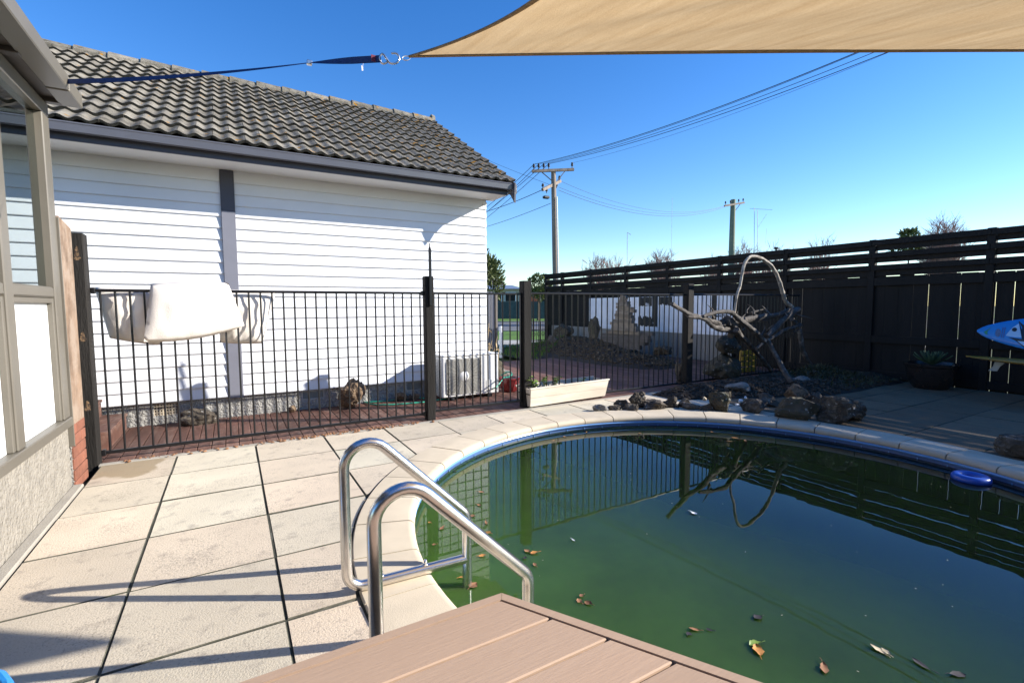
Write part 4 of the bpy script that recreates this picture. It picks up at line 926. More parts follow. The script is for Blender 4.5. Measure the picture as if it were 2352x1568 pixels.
for k in range(24): put('side_fin', fin, ac, (ax0-.0005, AY, az0+.03+k*(az1-az0-.06)/24))
MB().cbox(ax1-.20, ax1-.012, AY-.005, AY-.0005, az0+.05, az0+.20, .002).build('service_cover', M_AC, ac)
for xx in (ax0+.12, ax1-.16): MB().cbox(xx, xx+.05, AY-.01, AY+.31, .0, .044, .004).build('foot', M_DARK, ac)

def ze(x, y): return (516.8+.21973*x, 832.6+.21973*y)
def zd(x, y): return (172.3+.17089*x, 832.6+.17089*y)
p = on_z(*ze(1275, 445), 0); rock(p.x, 6.35, 0, .20, .16, .23, M_BROWNROCK, 61, 'tall brown gnarled rock standing on the deck against the house', 'rocks on the deck by the house', .2, .3, 4)
p = on_z(*zd(1720, 800), 0); rock(p.x, 6.40, -.02, .22, .13, .11, M_LAVA, 62, 'low black rock in the shade on the deck below the house wall', 'rocks on the deck by the house', 0, .25)
for i, (x, y, s, m, l) in enumerate(((1800, 370, .07, M_BROWNROCK, 'small ochre stone right of the gnarled rock on the deck'), (1880, 360, .045, M_LAVA, 'little dark stone beside the ochre stone on the deck'), (1955, 352, .05, M_BROWNROCK, 'small brown stone nearest the air conditioner on the deck'), (680, 495, .05, M_BROWNROCK, 'small pointed brown stone against the foundation left of the louvre vent'), (1350, 800, .045, M_GREYROCK, 'small grey stone against the foundation'))):
    if i == 4: continue
    p = on_z(*ze(x, y), 0); rock(p.x, min(p.y+.02, 6.5), 0, s*1.2, s, s, m, 70+i, l, 'rocks on the deck by the house', i, .25, 2)
# deck steps at the left
stp = thing('deck_steps', (-1.35, 6.2, 0), 'small brown timber steps on the deck at the left beside the house', 'steps')
for k, (x1, z1, y0) in enumerate(((-1.02, .17, 5.62), (-1.22, .34, 5.9))):
    for q in range(8): yy = y0+q*.113; MB().cbox(x1-.32, x1+.012, yy, min(yy+.108, 6.52), z1-.026, z1, .003).build('tread', M_KWILA, stp) if yy < 6.5 else None
    MB().box(x1-.02, x1, y0+.004, 6.51, .0 if k == 0 else .171, z1-.027).build('riser', M_KWILA, stp)
    MB().box(x1-.31, x1-.021, y0+.002, y0+.024, 0 if k == 0 else .171, z1-.027).build('stringer', M_KWILA, stp)
MB().box(-1.62, -1.30, 6.50, 6.56, .341, .62).build('back_panel', M_KWILA, stp)
# hose
def zh(x, y): return (976.2+.10985*x, 775.2+.10985*y)
hp = [on_z(*ze(1455, 412), .012), on_z(*ze(1520, 432), .012), on_z(*ze(1600, 441), .012), on_z(*ze(1760, 437), .012), on_z(*ze(1920, 425), .012), on_z(*ze(2090, 410), .012), on_z(*zh(600, 1250), .012), on_z(*zh(1000, 1180), .012), on_z(*zh(1280, 1125), .012)]
for (x, y, Y) in ((1500, 1030, 5.95), (1580, 930, 6.0), (1650, 830, 6.05), (1760, 818, 6.1), (1825, 770, 6.15), (1790, 715, 6.2), (1700, 722, 6.25), (1590, 785, 6.28)): hp.append(on_y(*zh(x, y), Y))
hs_ = MB().tube(hp, .0095, 8).build('garden_hose', M_HOSE, None, True, loc=hp[0]); tag(hs_, 'green garden hose lying along the deck and looped over the red pot', 'hose')
hp2 = [on_z(*ze(1455, 412), .010), on_z(*ze(1560, 392), .010)+Vector((0, -.12, 0)), on_z(*ze(1700, 384), .010)+Vector((0, -.1, 0)), on_z(*ze(1950, 345), .01)+Vector((0, -.2, 0)), (ax0-.1, 6.4, .010)]
# (second run of the same hose, behind)
tubeB = MB().tube(hp2, .0085, 6); tubeB.build('hose_end', M_HOSE, hs_, True)
# red pot with dead plant
pc = on_y(zh(1760, 950)[0], 860, 6.35); prd = (on_y(zh(1940, 0)[0], 860, 6.35).x-on_y(zh(1565, 0)[0], 860, 6.35).x)/2
ptz = on_y(zh(1760, 820)[0], zh(0, 825)[1], 6.35).z
pot = thing('red_pot', (pc.x, 6.35, 0), 'red glazed ribbed pot with dead stalks behind the gate', 'pot')
b = MB(); n = 30; prof = [(.62, 0), (.72, .06), (.86, .5), (.92, .82), (1.0, .84), (1.02, .93), (1.0, 1.0), (.90, 1.0), (.84, .9)]
i0 = 0
for rr, zz in prof:
    for q in range(n):
        a = 2*PI*q/n; k = 1+(.035*math.cos(a*15) if .05 < zz < .8 else 0); b.v.append((pc.x+rr*k*prd*math.cos(a), 6.35+rr*k*prd*math.sin(a), zz*ptz))
for k in range(len(prof)-1):
    for q in range(n): b.f.append((k*n+q, k*n+(q+1) % n, (k+1)*n+(q+1) % n, (k+1)*n+q))
b.build('pot_body', M_TERRA, pot, True)
MB().lathe([(.001, 0), (prd*.86, 0)], (pc.x, 6.35, ptz*.92), 20).build('soil', M_SOIL, pot)
dp = thing('dead_plant', (pc.x-.22, 6.75, 0), 'tangle of dry straw coloured stalks between the air conditioner and the gate post', 'plant')
sk = MB(); lf = MB(); r = random.Random(9)
for k in range(16):
    b0 = Vector((pc.x-.2+r.gauss(0, .06), 6.8+r.gauss(0, .06), 0)); a = r.uniform(-.5, .55); h = r.uniform(.5, 1.15); e = b0+Vector((a*.5*h, r.uniform(-.2, .2), h)); md = (b0+e)/2+Vector((r.uniform(-.06, .06), 0, .05))
    sk.tube([b0, md, e], [.010, .008, .004], 5)
    for q in range(7):
        t = r.uniform(.3, 1); pp = b0.lerp(e, t); lf.leaf(pp, r.uniform(.06, .14), r.uniform(.012, .028), (r.gauss(0, 1), r.gauss(0, .6), r.uniform(-1, .5)), (r.gauss(0, 1), r.gauss(0, 1), .5))
sk.build('stalk', M_STRAW, dp); lf.build('dry_leaves', M_STRAW, dp, normals=False)
rock(pc.x+.02, 7.0, 0, .26, .2, .24, M_BOULDER, 81, 'mossy upright rock behind the red pot', None, .2)
rock(pc.x+.35, 7.3, 0, .3, .2, .14, M_GREYROCK, 82, 'low grey rock behind the post beside the red pot', None, .2)

# ------------------------------------------------------------------ mound and tail sculpture by the far fence
mn = MB(); rows = []
def mound_h(x, y):
    cx_ = 7.75+.9*min(1, max(0, (y-8.5)/2.0)); wx = .62+.5*min(1, max(0, (y-8.5)/2.0)); h = (.20+.16*min(1, max(0, (y-8.2)/1.5)))*math.exp(-((x-cx_)/wx)**2)*min(1, max(0, (y-6.7)/.9))*min(1, max(0, (13.2-y)/1.5)); return h+.04*noise.noise(Vector((x*2, y*2, 3)))*min(1, h*8)
for j in range(34):
    y = 6.3+7.4*j/33; rows.append([(x, y, mound_h(x, y)-.012 if mound_h(x, y) > .035 else -.05) for x in [6.3+3.28*k/26 for k in range(27)]])
mn.grid(rows); tag(mn.build('mound', M_SOIL, smooth=True), kind='structure')
mp_ = MB()
for _ in range(4200):
    x, y = rnd.uniform(6.4, 9.5), rnd.uniform(6.6, 12.6); h = mound_h(x, y)
    if h < .06: continue
    pebble(mp_, (x, y, h), rnd.uniform(.015, .05), rnd.uniform(0, 6))
tag(mp_.build('mound_gravel', mat('brown_gravel', (.06, .042, .022), .9, .5, 25, col2=(.17, .13, .085), mix=(.55, .62), mscale=14), smooth=True), 'brown gravel and bark covering the mound behind the fence', 'gravel', kind='stuff')
gg = MB()
for _ in range(3500):
    y = rnd.uniform(9.0, 13.6); x = rnd.uniform(6.0, 8.6)
    if y < 9.4+(x-6)*.9: continue
    a = rnd.uniform(0, 6.28); gg.leaf((x, y, max(mound_h(x, y), -.01)-.01), rnd.uniform(.06, .13), .012, (math.cos(a)*.5, math.sin(a)*.5, 1), (math.sin(a), math.cos(a), .1))
tag(gg.build('grass', M_GRASS, normals=False), 'green grass on the far side of the mound', 'grass', kind='stuff')
rock(8.75, 12.1, .22, .42, .3, .30, M_BOULDER, 91, 'tilted grey boulder against the grey boards at the far end of the mound', 'boulders on the mound', .3, .2, 4, 'boulder', 'boulder')
rock(8.75, 10.55, .22, .20, .2, .42, M_BOULDER, 92, 'tall upright boulder at the foot of the white screen', 'boulders on the mound', .3, .22, 4, 'boulder', 'boulder')
rock(8.0, 11.5, .16, .2, .2, .16, M_LAVA, 93, 'small dark boulder between the tilted one and the upright one on the mound', 'boulders on the mound')
rock(8.6, 7.9, .12, .24, .2, .16, M_LAVA, 94, 'rounded rock on the gravel at the right of the mound', 'boulders on the mound')
tl_ = thing('driftwood_tail', (8.3, 8.9, .2), 'stacked driftwood plank sculpture shaped like a whale tail on the mound', 'sculpture')
TX = 8.35
def zw(x, y): return (1234.6+.18312*x, 660.35+.18312*y)
lay = [((1048, 1100), (98, 160)), ((1030, 1115), (165, 200)), ((1015, 1140), (200, 225)), ((1000, 1180), (235, 265)), ((1005, 1200), (265, 300)), ((1010, 1165), (300, 330)), ((990, 1170), (335, 365)), ((985, 1175), (370, 400)), ((965, 1185), (405, 432)), ((925, 1215), (438, 470)), ((940, 1230), (475, 505)), ((960, 1250), (508, 540)), ((880, 1290), (545, 578)), ((800, 1430), (580, 612)), ((815, 1395), (618, 655)), ((850, 1385), (660, 695)), ((880, 1340), (700, 735)), ((920, 1280), (740, 785))]
for k, ((xa, xb), (ya, yb)) in enumerate(lay):
    A_ = on_x(*zw(xa, (ya+yb)/2-8), TX); B_ = on_x(*zw(xb, (ya+yb)/2+14 if k < 13 else (ya+yb)/2-10), TX); hgt = (on_x(*zw(xa, ya), TX).z-on_x(*zw(xa, yb), TX).z)*1.08
    dx = .03*math.sin(k*2.1); MB().beam(A_+Vector((dx, 0, 0)), B_+Vector((dx+.05, 0, 0)), .12+.03*math.sin(k*1.3), hgt).build('plank', mat('tan_driftwood_plank', (.20, .165, .13), .85, .25, 9, .5, 60, objvar=.22) if k < 13 else mat('dark_weathered', (.09, .08, .075), .85, .25, 9, .5, 60), tl_)
a = on_x(*zw(1040, 560), TX)

# ------------------------------------------------------------------ shade sail, hook, strap
SA_ = Vector((.781, 2.313, 2.477)); SB_ = Vector((-.25, 0.0, 2.2)); SC_ = Vector((3.76, -.06, 2.2))
G_ = (SA_+SB_+SC_)/3; bows = {(0, 1): .52, (0, 2): .035, (1, 2): .12}; V3 = (SA_, SB_, SC_)
def sail_pt(a, b, c):
    w = (a, b, c); p = SA_*a+SB_*b+SC_*c
    for (i, j), k in bows.items():
        p = p+(G_-(V3[i]+V3[j])/2)*4*k*w[i]*w[j]*(1-w[3-i-j])**2
    n_ = a*b*c*27
    p.z += -.05*n_ + .012*noise.noise(Vector((b*14-c*9, (1-a)*2.0, 4)))*min(1, n_*2) + .006*noise.noise(Vector((b*40-c*30, (1-a)*3, 7)))*min(1, n_*2)
    return p
sail = thing('shade_sail', SA_, 'tan knitted shade sail stretched overhead across the top right of the view', 'shade sail')
b = MB(); NS = 64; idx = {}
for i in range(NS+1):
    for j in range(NS+1-i):
        idx[i, j] = len(b.v); b.v.append(tuple(sail_pt(1-(i+j)/NS, i/NS, j/NS)))
for i in range(NS):
    for j in range(NS-i):
        b.f.append((idx[i, j], idx[i+1, j], idx[i, j+1]))
        if i+j < NS-1: b.f.append((idx[i+1, j], idx[i+1, j+1], idx[i, j+1]))
b.build('cloth', M_CLOTH, sail, True)
def hem(f0, nm):
    P = [f0(k/60, 0) for k in range(61)]; Q = [f0(k/60, .030) for k in range(61)]
    b = MB(); b.grid([[p+Vector((0, 0, -.0035)) for p in P], [q+Vector((0, 0, -.0035)) for q in Q]]); b.grid([[p+Vector((0, 0, .0035)) for p in P], [q+Vector((0, 0, .0035)) for q in Q]]); b.tube(P, .006, 6); return b.build(nm, M_HEM, sail, True)
def inner(p, d): return p+(G_-p).normalized()*d
hem(lambda t, d: inner(sail_pt(1-t, t, 0), d), 'hem'); hem(lambda t, d: inner(sail_pt(1-t, 0, t), d), 'hem'); hem(lambda t, d: inner(sail_pt(0, 1-t, t), d), 'hem')
hk_y = SA_.y+.03
HA = on_y(933, 133, hk_y)
b = MB(); b.tube([on_y(933-9*math.cos(a)+0, 134+5*math.sin(a), hk_y) for a in [2*PI*k/14 for k in range(15)]], .0026, 6); b.build('corner_ring', M_GALV, sail, True)
def zk_(x, y): return ((1400+x*.19133)*.57422, (100+y*.19133)*.57422)
hkp = [(780, 775), (745, 800), (700, 815), (655, 795), (628, 745), (622, 680), (640, 628), (675, 605), (710, 625), (745, 680), (785, 740), (825, 795), (880, 812), (945, 808), (1000, 780), (1028, 720), (1020, 655), (985, 605), (935, 590), (870, 597)]
fine = [on_y(*zk_(*p), hk_y+.004*math.sin(i*.4)) for i, p in enumerate(hkp)]
o = MB().tube(fine, .0048, 10).build('s_hook', M_GALV, None, True, loc=fine[0]); tag(o, 'bent zinc S hook joining the blue strap to the corner of the shade sail', 'hook')
stp2 = thing('tie_strap', (-.85, 4.2, 2.74), 'navy blue webbing strap running from the annex gutter to the S hook', 'strap')
s0 = Vector((-.848, 4.22, 2.745)); s1 = on_y(710, 145, hk_y+.42); s2 = on_y(*zk_(640, 715), hk_y)
b = MB(); P = []; Q = []
for k in range(21):
    t = k/20; p = s0.lerp(s1, t)-Vector((0, 0, .03*4*t*(1-t)*.6)); a = R_(75-62*t); wv = Vector((.3*math.cos(a)*.5, .2*math.cos(a), math.sin(a)))*.0165
    P.append(p+wv); Q.append(p-wv)
b.grid([P, Q]); b.grid([[p+Vector((0, -.0015, .0006)) for p in P], [p+Vector((0, -.0015, .0006)) for p in Q]]); b.build('webbing', M_STRAP, stp2, normals=False)
b = MB(); P = []; Q = []
for k in range(9):
    t = k/8; p = s1.lerp(s2, t); a = R_(12+70*min(1, t*1.6)); wv = Vector((.1*math.cos(a), .35*math.cos(a), math.sin(a)))*.0165; P.append(p+wv); Q.append(p-wv)
b.grid([P, Q]); b.grid([[p+Vector((0, -.004, 0)) for p in P], [q+Vector((0, -.004, 0)) for q in Q]]); b.build('doubled_webbing', M_STRAP, stp2, normals=False)
pr = s1.lerp(s2, .93); MB().box(pr.x-.02, pr.x+.0, pr.y-.008, pr.y-.006, pr.z-.014, pr.z+.014).build('stitching', mat('red_stitching', (.16, .03, .05), .8, .2, 50), stp2)
MB().cbox(s1.x-.012, s1.x+.014, s1.y-.012, s1.y+.012, s1.z-.010, s1.z+.012, .003).build('buckle', M_GALV, stp2)
tgp = on_y(*zk_(295, 690), hk_y+.1); b = MB(); b.tube([tgp, on_y(*zk_(265, 880), hk_y+.1)], .001, 4); q = on_y(*zk_(255, 905), hk_y+.1); b.prism([q+Vector((-.004, 0, .012)), q+Vector((.004, 0, .010)), q+Vector((.005, 0, -.010)), q+Vector((-.002, 0, -.013))], (0, .002, 0)); b.build('white_tag', M_WHITE, stp2)

# ------------------------------------------------------------------ floating things
flo = MB(); fp = on_z(2230, 1102, WZ)
R1, r1 = .088, .036
P = []
for k in range(33):
    a = 2*PI*k/32; P.append([(fp.x+(R1+r1*math.cos(q))*math.cos(a), fp.y+(R1+r1*math.cos(q))*math.sin(a), WZ+.016+r1*math.sin(q)*.95) for q in [2*PI*i/14 for i in range(15)]])
flo.grid(P); o = flo.build('float_ring', mat('blue_float_plastic', (.03, .09, .42), .28, .05, 5, spec=.6), None, True, loc=fp)
bm = bmesh.new(); bm.from_mesh(o.data); bmesh.ops.remove_doubles(bm, verts=bm.verts[:], dist=.0005); bmesh.ops.recalc_face_normals(bm, faces=bm.faces[:]); bm.to_mesh(o.data); bm.free()
tag(o, 'blue plastic ring float on the water near the right side of the pool', 'pool float')
def leaf_mesh(name, m, seed, ln, wd, curl):
    b = MB(); r = random.Random(seed); n = 8; rows = []
    for i in range(n+1):
        t = i/n; hw = wd/2*max(.02, math.sin(PI*t**.85))*(1+.18*math.sin(t*17+seed)); row = []
        for q in (-1, -.5, 0, .5, 1):
            row.append((ln*(t-.5), hw*q+.06*ln*math.sin(t*2.2+seed), .002+curl*abs(q)**1.6*wd*(.6+.4*math.sin(seed*1.3+t*4+q))+curl*.12*ln*(2*t-1)**2))
        rows.append(row)
    b.grid(rows); b.tube([(ln*.48, 0, .004), (ln*.62, .01*ln, .006), (ln*.78, .05*ln, .004)], .0012, 4)
    me = b.mesh(name, smooth=True, normals=False); me.materials.append(m); return me
def float_leaf(u, v, ln, wd, m, seed, label, curl=.4, rz=None, group=None, name='floating_leaf', z=None):
    p = on_z(u, v, (WZ if z is None else z)+.002); r = random.Random(seed)
    o = put(name, leaf_mesh(name, m, seed, ln, wd, curl), None, p, (r.uniform(-.08, .08), r.uniform(-.08, .08), rz if rz is not None else r.uniform(0, 6.28))); return tag(o, label, 'leaf', group or 'leaves floating on the pool')
DL, KL, PL, GL = M_DEADLEAF, M_DARKLEAF, M_PALELEAF, M_GREENLEAF
M_ORLEAF = mat('orange_leaf', (.42, .19, .05), .7, .35, 40)
LV = [(1211, 1266, .075, .05, DL, 'crinkled left half of the brown leaf pair right of the ladder rail'), (1228, 1270, .085, .05, M_ORLEAF, 'orange right half of the leaf pair right of the ladder rail'),
      (1206, 1281, .05, .042, KL, 'dark curled leaf just below the orange and brown pair'), (1229, 1297, .06, .035, DL, 'small brown leaf below the orange pair and dark leaf'),
      (1332, 1380, .06, .045, DL, 'left brown leaf of the three leaf cluster beyond the platform corner'), (1352, 1385, .07, .05, DL, 'right brown leaf of the three leaf cluster beyond the platform corner'), (1336, 1368, .05, .035, DL, 'top leaf of the three leaf cluster beyond the platform corner'),
      (1742, 1418, .075, .065, KL, 'black round leaf alone on the green water'), (1595, 1446, .08, .035, DL, 'curled brown leaf with a dark one beside it on the lower water'), (1582, 1456, .045, .04, KL, 'dark leaf touching the curled brown leaf'),
      (1630, 1446, .055, .025, KL, 'small dark twisted leaf right of the curled brown one'), (1735, 1478, .10, .07, GL, 'pale green top leaf over an orange one near the bottom of the pool'), (1742, 1494, .11, .07, M_ORLEAF, 'large orange leaf under the pale green one near the bottom of the pool'),
      (2016, 1492, .10, .045, PL, 'left half of the pale dry leaf in the lower right water'), (2034, 1497, .08, .035, PL, 'right half of the pale dry leaf in the lower right water'), (1893, 1534, .11, .05, DL, 'brown leaf with a stalk at the bottom of the water left of the pale one'),
      (2117, 1525, .12, .04, KL, 'faint dark long leaf at the bottom right of the water'), (2200, 1550, .10, .05, KL, 'dim dark leaf at the bottom right corner of the water'),
      (1015, 1213, .08, .045, DL, 'brown curled leaf floating left of the ladder leg near the pool wall'), (987, 1200, .05, .03, M_ORLEAF, 'small orange leaf close to the pool wall by the ladder'), (998, 1251, .045, .035, DL, 'small dark brown leaf under the ladder rail by the wall'),
      (1085, 1185, .07, .05, DL, 'brown leaf in the middle of the drift behind the near handrail'), (1100, 1160, .075, .04, DL, 'brown leaf above the middle one in the drift behind the handrail'), (1104, 1130, .09, .035, DL, 'long brown leaf at the top of the drift behind the handrail'),
      (1116, 1200, .10, .03, DL, 'long twiggy leaf right of the drift behind the handrail'), (1122, 1224, .07, .05, M_ORLEAF, 'orange brown leaf peeping out beside the handrail'), (1107, 1276, .07, .045, M_ORLEAF, 'orange brown leaf between the ladder leg and the near handrail'),
      (1086, 1345, .09, .065, DL, 'large brown leaf resting against the ladder leg'), (1058, 1326, .05, .03, M_ORLEAF, 'small orange leaf left of the ladder leg'), (1045, 1082, .06, .04, KL, 'dark leaf at the pool wall above the handrails'),
      (1690, 1006, .16, .06, M_ORLEAF, 'orange leafy twig floating near the far side of the pool'), (1712, 1012, .12, .05, DL, 'brown end of the floating leafy twig near the far side'), (1676, 1014, .12, .05, DL, 'left brown tip of the floating leafy twig near the far side'),
      (1297, 1003, .07, .04, M_ORLEAF, 'orange leaf in the bright band of far left water'), (1320, 998, .06, .035, DL, 'brown leaf right of the orange one in the far left water'), (1348, 992, .06, .035, M_ORLEAF, 'orange leaf nearest the far wall left of centre'), (1272, 1012, .06, .03, DL, 'brown leaf at the left end of the far left group'),
      (1468, 995, .06, .035, M_ORLEAF, 'orange fleck floating below the lava rocks'), (1635, 992, .06, .035, M_ORLEAF, 'orange fleck floating below the large mossy rock')]
for i, (u, v, ln, wd, m, l) in enumerate(LV): float_leaf(u, v, ln*.60, wd*.58, m, 100+i, l, .16 if m is not KL else .1)
sk_ = MB(); rs_ = random.Random(21)
for _ in range(110):
    a = rs_.uniform(0, 2*PI); q = 2.2*math.sqrt(rs_.random()) if rs_.random() < .5 else rs_.uniform(2.02, 2.25); p = Vector((PC.x+q*math.cos(a), PC.y+q*math.sin(a), WZ+.0015)); d_ = Vector((rs_.gauss(0, 1), rs_.gauss(0, 1), 0)); sk_.leaf(p, rs_.uniform(.004, .013), rs_.uniform(.003, .006), d_, (0, 0, 1))
tag(sk_.build('floating_specks', M_PALELEAF, normals=False), 'tiny pale seeds and specks scattered over the pool water', 'debris', kind='stuff')
float_leaf(1593, 1178, .055, .028, M_WHITE, 201, 'white petal floating in the middle of the pool', .3, 1.6, 'petals on the pool', 'petal'); float_leaf(1317, 1240, .035, .012, M_WHITE, 202, 'tiny white petal left of the middle of the pool', .2, 1.6, 'petals on the pool', 'petal')
o = MB().tube([on_z(992, 1117, WZ+.07)+Vector((-.05, .01, 0)), on_z(1000, 1127, WZ+.06)], [.022, .014], 8).build('skimmer_plug', M_BLUEHOSE, None, True, loc=on_z(996, 1122, WZ)); tag(o, 'small bright blue fitting on the pool wall behind the handrail', 'fitting')
# blue hose coil at the bottom left corner
P = []
KH = 90
hc = on_z(22, 1549, .05)+Vector((-.25, -.245, 0))
for k in range(90): a = 2*PI*k/30; P.append(Vector((hc.x+(.33-.012*k/30)*math.cos(a), hc.y+(.33-.012*k/30)*math.sin(a), .02+.033*k/30)))
rr = [.017*(1+.14*(k % 2)) for k in range(90)]
o = MB().tube(P, rr, 10).build('blue_pool_hose', M_BLUEHOSE, None, False, loc=(hc.x, hc.y, 0)); tag(o, 'coiled ribbed bright blue pool hose at the bottom left corner', 'hose')

# ------------------------------------------------------------------ right side: agave pot, surfboards
ap = on_x(2137, 880, 9.25); ap.z = 0
pot2 = thing('agave_pot', ap, 'dark glazed pot standing on the paving before the dark fence', 'pot'); pz = .0
MB().lathe([(.001, 0), (.20, 0), (.25, .06), (.30, .22), (.315, .33), (.34, .35), (.345, .385), (.31, .39), (.29, .34)], ap, 28).build('pot_body', M_DARKPOT, pot2, True)
MB().lathe([(.001, .34), (.29, .345)], ap, 20).build('soil', M_SOIL, pot2)
agv = thing('agave', ap+Vector((0, 0, .35)), 'green agave rosette growing in the dark glazed pot', 'plant')
r = random.Random(3)
for k in range(30):
    a = 2.4*k; e = .25+.9*(k/30); ln = .30-.10*(k/30); rows = []
    for i in range(7):
        t = i/6; ee = e+.25*t; hw = .036*math.sin(PI*min(1, .18+.82*t))**.7*(1-t**4); c = ap+Vector((math.cos(a)*math.cos(ee)*ln*t, math.sin(a)*math.cos(ee)*ln*t, .36+math.sin(ee)*ln*t)); sd_ = Vector((-math.sin(a), math.cos(a), 0)); u_ = Vector((-math.cos(a)*math.sin(ee), -math.sin(a)*math.sin(ee), math.cos(ee)))
        rows.append([c+sd_*hw*q+u_*.018*abs(q) for q in (-1, 0, 1)])
    MB().grid(rows).build('leaf', mat('agave_leaf', (.055, .10, .055), .5, .2, 8), agv, True, normals=False)
# blue surfboard: lies on its rail against a rack, bottom facing the pool
SX = 8.9
def board_at(nose, axis, wax, nax, L, W, T, name, m, label, rocker=.05):
    root = thing(name, nose, label, 'surfboard', 'surfboards beside the dark fence'); axis, wax, nax = [Vector(v).normalized() for v in (axis, wax, nax)]; n = 36; k2 = 16
    b = MB(); P = []
    for i in range(n+1):
        t = i/n; hw = W/2*(math.sin(PI*min(1, (t*1.02+.004)))**.62 if t < .5 else (math.sin(PI*(.5+(t-.5)*.86)))**.7); hw = max(hw, .004); th = T/2*max(.12, math.sin(PI*min(.985, max(.03, t)))**.5)
        c = Vector(nose)+axis*L*t+nax*rocker*((2*t-1)**2)*1.0
        P.append([c+wax*hw*math.cos(2*PI*q/k2)+nax*th*(1 if math.sin(2*PI*q/k2) > 0 else -1)*abs(math.sin(2*PI*q/k2))**.8 for q in range(k2+1)])
    b.grid(P); b.build('hull', m, root, True)
    def surf(t, w, lift=.0015):
        hw = W/2*(math.sin(PI*min(1, (t*1.02+.004)))**.62 if t < .5 else (math.sin(PI*(.5+(t-.5)*.86)))**.7); th = T/2*max(.12, math.sin(PI*min(.985, max(.03, t)))**.5)
        return Vector(nose)+axis*L*t+nax*rocker*((2*t-1)**2)+wax*hw*w+nax*(th*max(0, 1-w*w)**.4+lift)
    def decal(nm, pts, mm):
        b = MB(); c = sum(pts, Vector((0, 0, 0)))/len(pts); b.v = [tuple(c)]+[tuple(p) for p in pts]; b.f = [(0, 1+k, 1+(k+1) % len(pts)) for k in range(len(pts))]; b.build(nm, mm, root)
    return root, surf, decal
n0 = on_x(2247, 761, SX)
M_BLUEB = mat('blue_surfboard_gloss', (.02, .22, .62), .22, .05, 2, spec=.6)
root, surf, decal = board_at(n0, (.03, -1, -.02), (.25, 0, 1), (-1, 0, .25), 1.9, .50, .06, 'surfboard', M_BLUEB, 'blue surfboard with black and white graphics leaning on its side at the right edge', .04)
M_BG = mat('black_graphic', (.01, .01, .02), .3, .05, 5); M_WG = mat('pale_blue_graphic', (.38, .60, .85), .3, .04, 5)
def dz(x, y):   # close-up pixel -> board coordinates
    p = on_x((3800+x*.319)*.57422, (1200+y*.319)*.57422, SX-.03); t = (n0.y-p.y)/1.9
    hw = .25*(math.sin(PI*(t*1.02+.004))**.62); cz = n0.z-.02*t*1.9; return t, max(-.97, min(.97, (p.z-cz)/hw))
def dec(nm, P, mm, lift): decal(nm, [surf(*dz(*p), lift) for p in P], mm)
dec('pale_graphic', [(780, 350), (850, 300), (880, 380), (900, 480), (820, 475), (700, 455), (740, 400)], M_WG, .002)
dec('black_graphic', [(845, 262), (900, 310), (960, 330), (960, 520), (905, 500), (895, 460), (870, 360)], M_BG, .003)
dec('black_graphic', [(735, 475), (820, 485), (905, 500), (960, 520), (960, 640), (900, 575), (830, 520)], M_BG, .0036)
dec('pale_graphic', [(850, 522), (930, 530), (960, 580), (960, 600), (905, 565)], M_WG, .005)
dec('black_dot', [(805+32*math.cos(a), 378+26*math.sin(a)) for a in [2*PI*k/14 for k in range(14)]], M_BG, .005)
dec('emblem', [(605+34*math.cos(a), 420+52*math.sin(a)) for a in [2*PI*k/14 for k in range(14)]], mat('emblem_grey', (.10, .16, .30), .4, .5, 90), .003)
for xx in (655, 680): dec('lettering', [(xx, 350), (xx+14, 348), (xx+2, 480), (xx-12, 482)], mat('faded_lettering', (.04, .10, .30), .4, .4, 120), .003)
dec('green_zigzag', [(430, 405), (470, 385), (512, 348), (480, 395), (462, 420), (482, 440), (455, 440)], mat('green_decal', (.03, .26, .12), .4, .2, 30), .003)
n1 = on_x(2219, 821, SX-.25)
root2, surf2, decal2 = board_at(n1, (.0, -1, -.015), (1, 0, 0), (0, 0, 1), 2.0, .50, .07, 'surfboard', mat('orange_surfboard', (.36, .19, .02), .3, .06, 3, spec=.5), 'yellow orange surfboard seen edge on below the blue one', .02)
f0 = on_x((3800+560*.319)*.57422, (1200+770*.319)*.57422, SX-.25); f1 = on_x((3800+480*.319)*.57422, (1200+882*.319)*.57422, SX-.25); f2 = on_x((3800+590*.319)*.57422, (1200+890*.319)*.57422, SX-.25); f3 = on_x((3800+690*.319)*.57422, (1200+785*.319)*.57422, SX-.25)
MB().prism([f0, f0.lerp(f1, .5)+Vector((0, -.015, 0)), f1, f2, f2.lerp(f3, .5)+Vector((0, .012, 0)), f3], (.008, 0, 0)).build('fin', mat('grey_fin', (.36, .38, .36), .35, .1, 6), root2)
rk = thing('surfboard_rack', (9.3, 1.2, 0), 'timber rack arms fixed to the dark fence under the surfboards', 'rack')
zb_ = n1.z-.055
for yy in (n1.y-.75, n1.y-1.5): MB().cbox(8.45, 9.62, yy-.03, yy+.03, zb_-.05, zb_, .004).build('arm', M_BLACK, rk); MB().cbox(9.55, 9.62, yy-.031, yy+.031, -.01, zb_-.051, .004).build('upright', M_BLACK, rk)
zt_ = n0.z-.255
for yy in (n0.y-.8, n0.y-1.5): MB().cbox(8.75, 9.62, yy-.025, yy+.025, zt_-.05, zt_, .004).build('arm', M_BLACK, rk)

